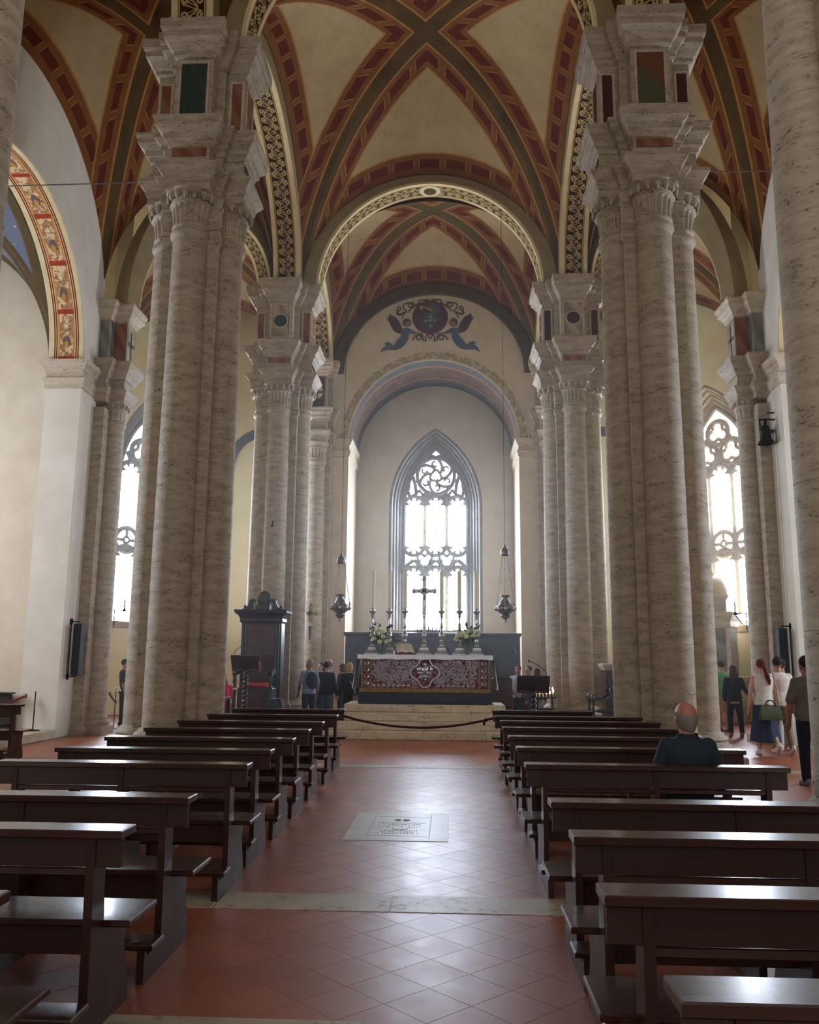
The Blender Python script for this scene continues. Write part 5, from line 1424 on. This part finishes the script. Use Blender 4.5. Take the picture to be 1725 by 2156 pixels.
sconce('right', 'wrought iron wall sconce with candle on the right half-column')
# processional cross on the wall behind
t = thing('wall_crucifix', 'gilt cross with dark drop hanging on the wall behind the visitors', 'crucifix', (AX-PX-.12, 27.42, 0))
MB().box(-.05, .05, -.02, .02, 2.85, 3.35).box(-.17, .17, -.02, .02, 3.06, 3.16).ell((0, 0, 3.38), .07, .03, .07, 10, 6).ell((-.19, 0, 3.11), .07, .03, .07, 10, 6).ell((.19, 0, 3.11), .07, .03, .07, 10, 6).build('cross', 'gold', t, 40)
MB().loft([[(-.05, -.01, 2.7), (.05, -.01, 2.7), (.05, .01, 2.7), (-.05, .01, 2.7)], [(-.02, -.01, 2.25), (.02, -.01, 2.25), (.02, .01, 2.25), (-.02, .01, 2.25)]]).build('drop', 'bronze', t)
t = thing('pier_hook', 'tiny iron spotlight fixed high on the left altar pier', 'hook', (AX-PX-.12, Y2-PC-.01, 5.05))
MB().tube([(0, 0, 0), (0, -.1, .04), (.03, -.12, .06)], .015, 6).build('arm', 'iron', t); MB().ell((0, -.08, -.05), .035, .035, .045, 8, 6).build('lamp_head', 'iron', t, 60)
# tie rods
for s in SIDES:
    a, bx_ = (-8.2, -5.2) if s == 'left' else (mx(-8.2), mx(-5.2))
    o = MB().tube([(a, 13.4, 9.85), (bx_, 13.4, 9.88)], .012, 6).build('tie_rod', 'silver_dark')
    tag(o, 'thin iron tie rod from the %s pier capital to the aisle wall' % s, 'tie rod')
# left chapel bits: stanchion and rope, sign, bench
t = thing('stanchion', 'thin iron stanchion on the raised left chapel floor', 'stanchion', (-8.42, 17.2, .177))
MB().lathe([(0, 0), (.13, 0), (.13, .015), (.02, .03), (0, .03)], 18).build('foot', 'iron', t, 40); MB().tube([(0, 0, .02), (0, 0, .78)], .012, 6).build('rod', 'iron', t)
rope('bright red rope hanging inside the left chapel arch', [(-8.75, 17.45, .85), (-9.0, 17.2, .7), (-9.3, 16.9, .58), (-9.7, 16.5, .5)], .022, 'red_rope_bright')
t = thing('chapel_kneeler', 'dark low prie-dieu inside the left chapel', 'kneeler', (-9.35, 17.3, .163))
MB().cbox(-.3, .3, -.2, .2, .08, .12, .01).build('step', 'wood_dark', t); MB().cbox(-.3, .3, .16, .2, .0, .72, .01).build('front_board', 'wood_dark', t)
MB().cbox(-.34, .34, .0, .24, .72, .76, .01).build('arm_rest', 'wood_dark', t)
for x in (-.3, .26): MB().cbox(x, x+.04, -.2, .2, 0, .12, .005).build('runner', 'wood_dark', t)
t = thing('painting_frame', 'dark carved frame hanging on the left chapel wall', 'frame', (-10.35, 17.52, 0))
MB().plan([(-.4, -.06), (.4, -.06), (.4, .06), (-.4, .06)], [(0, 2.25), (.04, 2.28), (.08, 2.34), (.08, 2.38), (0, 2.39)]).build('cornice', 'wood_dark', t)
MB().cbox(-.38, .38, -.04, .06, 1.1, 2.26, .02).build('panel', 'wood_red', t)
MB().lathe([(.0, -.05), (.34, -.05), (.4, 0), (.34, .05), (0, .05)], 24).xf(Matrix.Translation((.05, 0, 1.3)) @ Matrix.Rotation(pi/2, 4, 'X')).build('carved_roundel', 'wood_dark', t, 40)
t = thing('notice_stand', 'slim notice stand with white card beside the left half-column', 'sign stand', (-7.88, 20.05, 0))
MB().lathe([(0, 0), (.12, 0), (.12, .015), (.015, .03), (0, .03)], 16).build('foot', 'iron', t, 40); MB().tube([(0, 0, .02), (0, 0, .92)], .011, 6).build('rod', 'iron', t)
MB().loft([[(-.10, -.02, .86), (.13, -.02, .86), (.13, 0, .86), (-.10, 0, .86)], [(-.07, .04, 1.0), (.05, .04, 1.0), (.05, .06, 1.0), (-.07, .06, 1.0)]]).build('card', 'paper_white', t)
rope('dark rope from the left half-column to the notice stand', sag((-7.56, 18.9, .85), (-7.86, 20.03, .62), .02), .02)
# grey chasuble rack / chair back behind the altar on the right
t = thing('celebrant_chair', 'brown upholstered chair back showing beyond the right end of the altar', 'chair', (xat(1043, 21.3)+.1, 21.3, 0))
MB().cbox(-.22, .28, -.06, .06, .5, 1.25, .05).build('backrest', 'wood_brown', t); MB().cbox(-.25, .3, -.5, .06, .42, .52, .02).build('seat', 'wood_brown', t)
for x in (-.22, .24):
    for y in (-.46, .0): MB().cbox(x, x+.05, y, y+.05, 0, .43, .004).build('leg', 'wood_dark', t)
# ================================================================ PEOPLE
_skin = {k: plain('skin_'+k, c, .5, c2=c2, scale=10, world=False) for k, c, c2 in (('fair', '#c49a82', '#b0846c'), ('tan', '#a87a5e', '#93664c'), ('red', '#b07460', '#9a5f4c'))}
_cloth = {}
def cloth(c, rough=.85):
    if c not in _cloth:
        _cloth[c] = plain('cloth_'+c.strip('#'), c, rough, c2=None, scale=14, bmp=.12, world=False)
    return _cloth[c]
def remesh(mb, name, mat, parent, vox, smooth_it=3):
    me = mb.mesh('tmp', [mat]); o = bpy.data.objects.new('tmp', me); COL.objects.link(o)
    r = o.modifiers.new('r', 'REMESH'); r.mode = 'VOXEL'; r.voxel_size = vox
    s = o.modifiers.new('s', 'SMOOTH'); s.factor = .5; s.iterations = smooth_it
    dg = bpy.context.evaluated_depsgraph_get(); dg.update()
    me2 = bpy.data.meshes.new_from_object(o.evaluated_get(dg)); bpy.data.objects.remove(o); bpy.data.meshes.remove(me)
    me2.name = name; me2.materials.clear(); me2.materials.append(mat)
    me2.polygons.foreach_set('use_smooth', [True]*len(me2.polygons))
    q = bpy.data.objects.new(name, me2); COL.objects.link(q); q.parent = parent
    return q
def limb(mb, pts, rad, seg=10):
    P = [Vector(p) for p in pts]
    mb.tube(P, rad, seg)
    for p, r in ((P[0], rad[0]), (P[-1], rad[-1])): mb.ell(p, r*.98, r*.98, r*.98, 10, 6)
    for p, r in zip(P[1:-1], rad[1:-1]): mb.ell(p, r*.97, r*.97, r*.97, 10, 6)
def hand(mb, w, d, n, k):
    d = Vector(d).normalized(); n = Vector(n); n = (n-d*n.dot(d)).normalized(); s = d.cross(n)
    rot = Matrix((s, n, d)).transposed()
    w = Vector(w)
    mb.ell(w+d*.045*k, .038*k, .016*k, .055*k, 10, 6, 0, rot)
    for i, (o, L) in enumerate(((-.027, .075), (-.009, .085), (.009, .08), (.026, .062))):
        b = w+d*.085*k+s*o*k
        mb.tube([b, b+d*L*.5*k+n*.008*k, b+d*L*.85*k+n*.03*k], [.0095*k, .009*k, .0075*k], 6)
    b = w+d*.03*k-s*.034*k
    mb.tube([b, b+d*.03*k-s*.022*k+n*.01*k, b+d*.065*k-s*.026*k+n*.018*k], [.012*k, .0105*k, .008*k], 6)
def person(label, loc, rz, H, skin='fair', top='#444444', sleeve=1.0, bottom='#222233', kind='trousers', shoe='#222222', hair='#2a1d14', style='short',
           arms=None, legs=None, hipz=None, lean=(0, 0, 1), girth=1.0, head=(0, 0), vox=.013, top_len=.02, extras=None, HS=1.0):
    t = thing('person', label, 'person', loc, rz)
    h = H; hz = hipz if hipz is not None else .52*h
    ax = Vector(lean).normalized(); rt = Vector((1, 0, 0)); fw = ax.cross(rt)*1.0; fw = Vector((0, 1, 0))-ax*ax.y; fw.normalize()
    Pv = Vector((0, 0, hz))
    def T(s, x=0, y=0): return Pv+ax*(s*h)+rt*(x*h)+fw*(y*h)
    g = girth
    SEC = [(-.055, .06, .05, -.004), (-.03, .092, .064, -.006), (.02, .098*g, .066*g, -.004), (.07, .088*g, .060*g, 0), (.12, .088*g, .060*g, .002), (.18, .100*g, .066*g, .0), (.24, .108*g, .066*g, -.004), (.275, .104, .058, -.008), (.298, .072, .045, -.01), (.315, .042, .036, -.008)]
    def torso(mb, add, s0=-1, s1=1):
        sec = [s for s in SEC if s0 <= s[0] <= s1]; n = 20
        mb.loft([[tuple(T(s, 0, y)+rt*((w*h+add)*cos(2*pi*j/n))+fw*((d*h+add)*sin(2*pi*j/n))) for j in range(n)] for s, w, d, y in sec])
    arms = arms or [((-.25, .05, -1), (-.12, .25, -1)), ((.25, .05, -1), (.12, .25, -1))]
    legs = legs or [((-.03, 0, -1), (0, -.03, -1)), ((.03, 0, -1), (0, -.03, -1))]
    AR = []; LG = []
    for sg, (u, f) in zip((-1, 1), arms):
        sh = T(.272, sg*.098, -.008); el = sh+Vector(u).normalized()*.172*h; wr = el+Vector(f).normalized()*.148*h
        AR.append((sh, el, wr, Vector(f).normalized()))
    for sg, (u, f) in zip((-1, 1), legs):
        hp = Pv+rt*(sg*.05*h)-Vector((0, 0, .025*h)); kn = hp+Vector(u).normalized()*.235*h; an = kn+Vector(f).normalized()*.22*h
        LG.append((hp, kn, an))
    # body: one continuous surface
    b = MB(); torso(b, 0)
    nb = T(.305, 0, -.006); hs = HS*1.05; hc = T(.400+(.0 if HS > 1.05 else 0), 0, .008)
    limb(b, [nb, T(.35, 0, .0)], [.038*h, .036*h])
    yaw, pit = head
    Rh = Matrix.Rotation(yaw, 3, 'Z') @ Matrix.Rotation(pit, 3, 'X')
    HX = lambda x, y, z: hc+Rh @ Vector((x*h*hs, y*h*hs, z*h*hs))
    b.ell(HX(0, -.004, .012), .0445*h*hs, .055*h*hs, .057*h*hs, 14, 10, 0, Rh)
    b.ell(HX(0, .014, -.026), .034*h*hs, .038*h*hs, .042*h*hs, 12, 8, 0, Rh)
    b.ell(HX(0, .056, -.008), .008*h, .012*h, .016*h, 8, 6, 0, Rh)
    for sg in (-1, 1): b.ell(HX(sg*.046, -.004, -.004), .006*h, .012*h, .018*h, 8, 6, 0, Rh)
    for (sh, el, wr, f) in AR:
        limb(b, [sh, sh.lerp(el, .5), el, el.lerp(wr, .4), wr], [.031*h, .028*h, .0235*h, .0235*h, .0165*h])
        hand(b, wr, f, (0, 1, 0) if abs(f.y) < .7 else (0, 0, 1), h/1.75)
    for (hp, kn, an) in LG:
        limb(b, [hp, hp.lerp(kn, .5), kn, kn.lerp(an, .35), an], [.052*h, .046*h, .034*h, .034*h, .022*h])
    sk = _skin[skin]
    remesh(b, 'body', sk, t, vox)
    # face details
    for sg in (-1, 1):
        MB().ell(HX(sg*.018, .0475, .008), .006*h, .004*h, .004*h, 8, 6).build('eye', 'black', t, 60)
        MB().ell(HX(sg*.018, .049, .018), .010*h, .003*h, .003*h, 8, 4).build('eyebrow', cloth(hair), t, 60)
    MB().ell(HX(0, .052, -.036), .014*h, .004*h, .004*h, 8, 4).build('mouth', 'book_red', t, 60)
    # upper garment
    if top:
        m = MB(); e = .012
        torso(m, e+.004, -.03-top_len if top_len > .03 else -.04, .32)
        for (sh, el, wr, f) in AR:
            if sleeve <= 0: continue
            if sleeve <= .55:
                q = sh.lerp(el, sleeve*1.6); limb(m, [sh, sh.lerp(q, .5), q], [.036*h+.004, .036*h, .037*h])
            else:
                q = el.lerp(wr, .92); limb(m, [sh, sh.lerp(el, .5), el, el.lerp(q, .5), q], [.037*h+.006, .035*h, .031*h, .030*h, .025*h])
        remesh(m, 'top', cloth(top), t, vox, 2)
    if kind == 'trousers' or kind == 'shorts':
        m = MB(); torso(m, .010, -.06, .05)
        for (hp, kn, an) in LG:
            if kind == 'shorts': q = hp.lerp(kn, .85); limb(m, [hp, hp.lerp(q, .5), q], [.058*h, .054*h, .05*h])
            else: q = kn.lerp(an, .95); limb(m, [hp, hp.lerp(kn, .5), kn, kn.lerp(q, .5), q], [.057*h, .052*h, .042*h, .039*h, .035*h])
        remesh(m, 'trousers' if kind == 'trousers' else 'shorts', cloth(bottom), t, vox, 2)
    elif kind == 'skirt':
        m = MB(); n = 26; rings = []
        for i, (s, w, d) in enumerate(((.06, .09, .064), (.0, .105, .08), (-.1, .115, .1), (-.22, .13, .125), (-.32, .145, .15), (-.38, .15, .165))):
            rings.append([(w*h*cos(2*pi*j/n)*(1+.06*i/5*sin(j*2.2)), d*h*sin(2*pi*j/n)*(1+.07*i/5*cos(j*1.9)), hz+s*h) for j in range(n)])
        m.loft(rings); remesh(m, 'skirt', cloth(bottom), t, vox, 2)
    for i, (hp, kn, an) in enumerate(LG):
        fd = Vector((an-kn).normalized()); fwd = Vector((0, 1, 0)); fwd = (fwd-fd*fwd.dot(fd)).normalized()
        m = MB(); c0 = an+fd*.02*h
        rot = Matrix((fwd.cross(-fd), fwd, -fd)).transposed()
        m.ell(c0+fwd*.035*h, .026*h, .075*h, .022*h, 12, 6, 0, rot); m.ell(c0-fwd*.015*h-fd*.012*h, .025*h, .032*h, .03*h, 10, 6, 0, rot)
        m.ell(c0+fwd*.03*h+fd*.012*h, .028*h, .078*h, .010*h, 12, 4, 0, rot)
        remesh(m, 'shoe', cloth(shoe), t, .009, 1)
    # hair
    hm = MB()
    if style == 'short': hm.ell(HX(0, -.014, .024), .0495*h*hs, .054*h*hs, .053*h*hs, 14, 10, 0, Rh)
    elif style == 'long':
        hm.ell(HX(0, -.013, .022), .051*h*hs, .055*h*hs, .055*h*hs, 14, 10, 0, Rh)
        hm.loft([[tuple(HX(w*cos(2*pi*j/14), yo+d*sin(2*pi*j/14), z)) for j in range(14)] for z, w, d, yo in ((.03, .044, .035, -.02), (-.04, .056, .04, -.03), (-.10, .062, .03, -.044), (-.15, .05, .022, -.05), (-.175, .03, .012, -.052))])
    elif style == 'bob':
        hm.ell(HX(0, -.013, .02), .053*h*hs, .057*h*hs, .056*h*hs, 14, 10, 0, Rh); hm.ell(HX(0, -.022, -.03), .055*h*hs, .045*h*hs, .05*h*hs, 14, 8, 0, Rh)
    elif style == 'pony':
        hm.ell(HX(0, -.012, .022), .050*h*hs, .054*h*hs, .054*h*hs, 14, 10, 0, Rh)
        hm.ell(HX(0, -.066, .02), .022*h, .022*h, .024*h, 10, 6, 0, Rh)
        q = [HX(0, -.07, .02), HX(.005, -.085, -.03), HX(.02, -.088, -.09), HX(.04, -.086, -.15), HX(.048, -.08, -.19)]
        hm.tube(q, [.016*h, .024*h, .026*h, .02*h, .006*h], 10)
    elif style == 'bald':
        n = 22; a0, a1 = pi-.35, 2*pi+.35
        hm.loft([[tuple(HX(w*cos(a0+(a1-a0)*j/(n-1)), -.004+d*sin(a0+(a1-a0)*j/(n-1)), z-.006*cos(pi*(2*j/(n-1)-1))) ) for j in range(n)] + [tuple(HX((w-.008)*cos(a1-(a1-a0)*j/(n-1)), -.004+(d-.008)*sin(a1-(a1-a0)*j/(n-1)), z-.006*cos(pi*(2*j/(n-1)-1)))) for j in range(n)] for z, w, d in ((-.048, .034, .040), (-.032, .0405, .049), (-.012, .0455, .0562), (.008, .0472, .0585), (.022, .0452, .056))])
    if hm.v: remesh(hm, 'hair', cloth(hair, .6), t, .009 if vox < .014 else .011, 2)
    if extras: extras(t, dict(T=T, AR=AR, LG=LG, HX=HX, h=h, hz=hz))
    return t
F = {k: v for k, v in (('down', ((-.22, .02, -1), (-.05, .2, -1))),)}
def arms_(l, r): return [l, r]
DL, DR = ((-.22, .0, -1), (-.05, .22, -1)), ((.22, .0, -1), (.05, .22, -1))

# seated man on the fifth pew
def ex_seated(t, c):
    cl = MB()
    T, h = c['T'], c['h']
    n = 20
    for (s, w, d) in ((0, 0, 0),): pass
    ring = [[tuple(T(s, w*cos(2*pi*j/n), -.012+d*sin(2*pi*j/n))) for j in range(n)] for s, w, d in ((.295, .062, .052), (.318, .052, .046), (.33, .05, .044))]
    cl.loft(ring, 0, False).build('collar', cloth('#1a222a'), t, 60)
person('seated bald man in a dark teal shirt seen from behind in the pews', (1.86, 6.95, 0), 0, 1.60, 'red', top='#1d2a33', sleeve=1, bottom='#14161c', hair='#83766c', style='bald', shoe='#1a1a1a',
       hipz=.575, legs=[((-.12, 1, -.05), (0, .02, -1)), ((.12, 1, -.05), (0, .02, -1))], arms=[((-.42, .12, -1), (.25, .9, -.5)), ((.42, .12, -1), (-.25, .9, -.5))], girth=1.13, vox=.011, extras=ex_seated, lean=(0, -.02, 1), head=(.2, 0), HS=1.12)

# right aisle group
def bag(t, c, i, col, name='handbag', drop=.10, w=.17, hh=.15, loose=False):
    wr = c['AR'][i][2]; g = c['AR'][i][3]
    p = wr+g*.09; z = p.z-drop
    e = thing(name, None, None)
def top_bag(label, cat, p, col, w, hh, d, handle_r, rz=0, strap=None):
    b = thing('handbag', label, cat, p, rz)
    m = MB().loft([[(-w*.9, -d, 0), (w*.9, -d, 0), (w*.9, d, 0), (-w*.9, d, 0)], [(-w, -d*1.1, hh*.15), (w, -d*1.1, hh*.15), (w, d*1.1, hh*.15), (-w, d*1.1, hh*.15)], [(-w*.85, -d*.7, hh*.8), (w*.85, -d*.7, hh*.8), (w*.85, d*.7, hh*.8), (-w*.85, d*.7, hh*.8)], [(-w*.8, -d*.35, hh), (w*.8, -d*.35, hh), (w*.8, d*.35, hh), (-w*.8, d*.35, hh)]])
    m.build('bag_body', cloth(col, .45), b, 60)
    for y in (-d*.5, d*.5):
        MB().tube([(handle_r*cos(a)*1.0, y, hh*.9+handle_r*1.3*sin(a)) for a in [pi*k/10 for k in range(11)]], .008, 6).build('handle', cloth('#23271c', .5), b, 60)
    if strap:
        MB().tube([(.14, 0, hh*.9), (.15, .05, .55), (.13, .13, .82)], .007, 6).build('shoulder_strap', cloth('#23271c', .5), b, 60)
    return b
pw = person('woman in a black jacket and trousers with pink hem, walking to the right chapel', (6.50, 20.1, 0), -.1, 1.60, top='#15151c', sleeve=1, bottom='#12141c', hair='#4a2f22', style='long', shoe='#8a5a48',
            arms=[((-.2, .1, -1), (.1, .5, -1)), ((.35, -.05, -1), (.75, -.05, -.75))], legs=[((-.08, .12, -1), (0, -.1, -1)), ((.06, -.12, -1), (0, -.2, -1))], vox=.014)
MB().lathe([(.115, .80), (.122, .76), (.118, .735)], 20, caps=False, sx=1.25, sy=.95).build('pink_hem', cloth('#d38a94'), pw, 60)
top_bag('soft pink shoulder bag carried by the woman in the black jacket', 'bag', (6.90, 19.9, .60), '#a8564e', .13, .3, .05, .05, -.5)
pr_ = person('red-haired woman with ponytail in white sleeveless top and long denim skirt', (5.74, 16.15, 0), .05, 1.73, top='#d6cfc6', sleeve=0, bottom='#1f2c46', kind='skirt', hair='#5a231a', style='pony', shoe='#cfc4b8',
             arms=[((-.25, -.02, -1), (-.05, .15, -1)), ((.25, 0, -1), (0, .3, -1))], legs=[((-.02, .16, -1), (0, -.05, -1)), ((.02, -.1, -1), (0, -.85, -.8))], vox=.01)
for sg in (-1, 1): MB().ell((sg*.135, -.01, 1.42), .06, .055, .035, 10, 6).build('sleeve_ruffle', cloth('#d6cfc6'), pr_, 60)
MB().tube([(.055, -.02, 1.50), (.058, -.035, 1.48)], .012, 6).build('hair_tie', 'petal_white', pr_)
top_bag('olive green leather handbag held by the red-haired woman', 'bag', (5.75, 15.84, .64), '#3f4a2c', .2, .26, .06, .09, .05, strap=True)
person('man in a white t-shirt and khaki trousers walking away beside the red-haired woman', (6.13, 16.4, 0), -.08, 1.77, 'tan', top='#d8d0c8', sleeve=.5, bottom='#8a7960', hair='#14151a', shoe='#ddd6cc',
       arms=[((-.25, 0, -1), (-.05, .2, -1)), ((.3, 0, -1), (.0, .3, -1))], legs=[((-.02, .25, -1), (0, .0, -1)), ((.03, -.2, -1), (0, -.6, -1))], vox=.011, girth=1.05)
person('dark-haired person in a black t-shirt half hidden by the close pier', (6.42, 17.0, 0), 0, 1.74, 'tan', top='#17181d', sleeve=.5, bottom='#b8bcc4', hair='#101117', shoe='#d8d4cc', vox=.014)
person('man in a grey t-shirt and dark jeans stepping out from behind the close pier', (4.98, 12.3, 0), .15, 1.76, 'tan', top='#6d6b63', sleeve=.55, bottom='#171c2a', hair='#2a241e', shoe='#7d7f84',
       arms=[((-.35, .05, -1), (.1, .3, -1)), ((.3, .05, -1), (0, .3, -1))], girth=1.12, vox=.012)
person('man in a mint green polo and beige shorts partly hidden by the right pier', (6.60, 21.3, 0), .3, 1.70, top='#6fb38c', sleeve=.5, bottom='#b5a68c', kind='shorts', hair='#3a2a20', shoe='#6a5848', vox=.016)
top_bag('small dark pouch on the belt of the man in the mint polo', 'bag', (6.68, 21.1, .72), '#1a1c24', .05, .14, .03, .02, .2)

# left group behind the altar
def backpack(t, c):
    T, h = c['T'], c['h']
    m = MB(); m.ell(T(.17, 0, -.105), .095*h, .055*h, .125*h, 14, 10); m.ell(T(.10, 0, -.13), .07*h, .03*h, .06*h, 12, 8)
    bp = remesh(m, 'backpack', cloth('#1b2233'), t, .014, 2)
    for sg in (-1, 1):
        MB().tube([T(.27, sg*.06, -.075), T(.292, sg*.07, -.01), T(.25, sg*.075, .066), T(.14, sg*.085, .06), T(.08, sg*.09, -.05)], .016, 6).build('strap', cloth('#1b2233'), bp, 60)
person('grey-haired man in a light blue shirt with dark backpack looking up', (-3.42, 20.82, 0), .55, 1.66, 'red', top='#8a9bbd', sleeve=.5, bottom='#1d2740', hair='#9a958c', shoe='#333', vox=.014, extras=backpack, head=(.25, .25),
       arms=[((-.25, .1, -1), (.1, .5, -.8)), ((.25, .0, -1), (0, .3, -1))])
person('dark-haired woman in a dark coat facing the visitors at the left', (-3.56, 23.65, 0), 2.6, 1.56, top='#23242a', bottom='#1c1d24', hair='#2a1a14', style='long', shoe='#222', vox=.016)
person('balding man in a pale shirt standing among the visitors', (-3.2, 22.75, 0), 2.2, 1.66, 'red', top='#8f99a8', sleeve=.5, bottom='#3a3d48', hair='#6d5a4c', style='bald', shoe='#222', vox=.016)
person('man with dark hair in a black jacket and jeans seen from behind', (-3.06, 21.25, 0), -.05, 1.60, top='#191b22', sleeve=1, bottom='#4f5d78', hair='#1c1714', shoe='#222', vox=.014, girth=1.12)
pbw = person('blonde woman in a black coat with a pale shoulder strap', (-2.52, 21.5, 0), .4, 1.58, top='#17181e', sleeve=1, bottom='#17181e', hair='#c7a765', style='bob', shoe='#222', vox=.014, girth=1.05)
MB().tube([(-.1, -.09, 1.27), (.0, -.125, 1.1), (.1, -.12, .9), (.16, -.08, .75)], .012, 6).build('shoulder_strap', cloth('#a39a86'), pbw, 60)
top_bag('pale canvas bag at the hip of the blonde woman', 'bag', (-2.28, 21.2, .52), '#8d8472', .12, .26, .05, .05, .4)
person('woman with auburn hair mostly hidden behind the blonde woman', (-2.84, 22.6, 0), 1.2, 1.55, top='#3a2c2c', bottom='#222', hair='#5c3a28', style='bob', shoe='#222', vox=.016)
person('visitor in a dark top glimpsed between the blonde woman and the altar', (-2.28, 22.95, 0), .2, 1.55, top='#2a2326', bottom='#222', hair='#33221a', style='short', shoe='#222', vox=.016)
# woman in red at the table
prd = person('woman in a red t-shirt sitting at the reading table with bowed head', (-4.76, 18.02, 0), 3.0, 1.62, 'fair', top='#b0203a', sleeve=.5, bottom='#2a2a35', hair='#6b4a30', style='long', shoe='#333', hipz=.60,
       legs=[((-.1, .85, -.1), (0, .05, -1)), ((.1, .85, -.1), (0, .05, -1))], arms=[((-.2, .5, -.8), (.4, .7, .1)), ((.2, .5, -.8), (-.4, .7, .3))], lean=(0, .18, 1), head=(.2, -.35), vox=.014)
st_ = thing('stool', 'dark stool under the woman in red', 'stool', (-4.76, 18.06, 0))
MB().lathe([(0, .42), (.18, .42), (.19, .45), (.17, .465), (0, .465)], 18).build('seat', 'wood_dark', st_, 40)
for k in range(4):
    a = pi/4+pi/2*k; MB().tube([(.13*cos(a), .13*sin(a), .43), (.17*cos(a), .17*sin(a), 0)], .018, 6).build('leg', 'wood_dark', st_)
# walker behind the left pier
person('person in dark clothes passing behind the left pier', (-8.06, 21.0, 0), -1.3, 1.62, 'tan', top='#1a1a22', sleeve=.5, bottom='#20222c', hair='#1c1714', shoe='#222', vox=.016)
# right group behind the lectern
person('bearded man in a white t-shirt behind the right lectern facing the nave', (1.70, 21.6, 0), 2.9, 1.55, 'red', top='#b9c2cf', sleeve=.5, bottom='#2b3a3a', hair='#33261e', shoe='#222', vox=.014, girth=1.08,
       arms=[((-.2, .1, -1), (.5, .7, -.7)), ((.2, .1, -1), (-.5, .7, -.7))])
person('brown-haired person in dark clothes behind the right lectern, face turned', (1.98, 21.75, 0), 2.3, 1.53, 'fair', top='#23262c', sleeve=1, bottom='#20222a', hair='#4a3326', style='short', shoe='#222', vox=.014)
person('woman in white trousers with dark hair standing beside the votive candles', (2.12, 21.1, 0), .3, 1.48, 'fair', top='#3a3d46', sleeve=1, bottom='#d5d2cf', hair='#2c2019', style='bob', shoe='#444', vox=.014)

# ---------------------------------------------------------------- faint haze in the backlit nave
hz = MB().box(-17, 16, 14.75, 34, -.6, 18).mesh('haze', ['plaster'])
hm_ = bpy.data.materials.new('haze'); hm_.use_nodes = True; nt = hm_.node_tree
nt.nodes.remove(nt.nodes['Principled BSDF'])
vs_ = nt.nodes.new('ShaderNodeVolumeScatter'); vs_.inputs['Density'].default_value = .0055; vs_.inputs['Anisotropy'].default_value = .55
vs_.inputs['Color'].default_value = (.93, .965, 1, 1)
nt.links.new(vs_.outputs[0], nt.nodes['Material Output'].inputs['Volume'])
hz.materials.clear(); hz.materials.append(hm_)
ho = bpy.data.objects.new('haze', hz); COL.objects.link(ho)
tag(ho, 'faint bluish haze filling the backlit church', 'haze', kind='stuff')
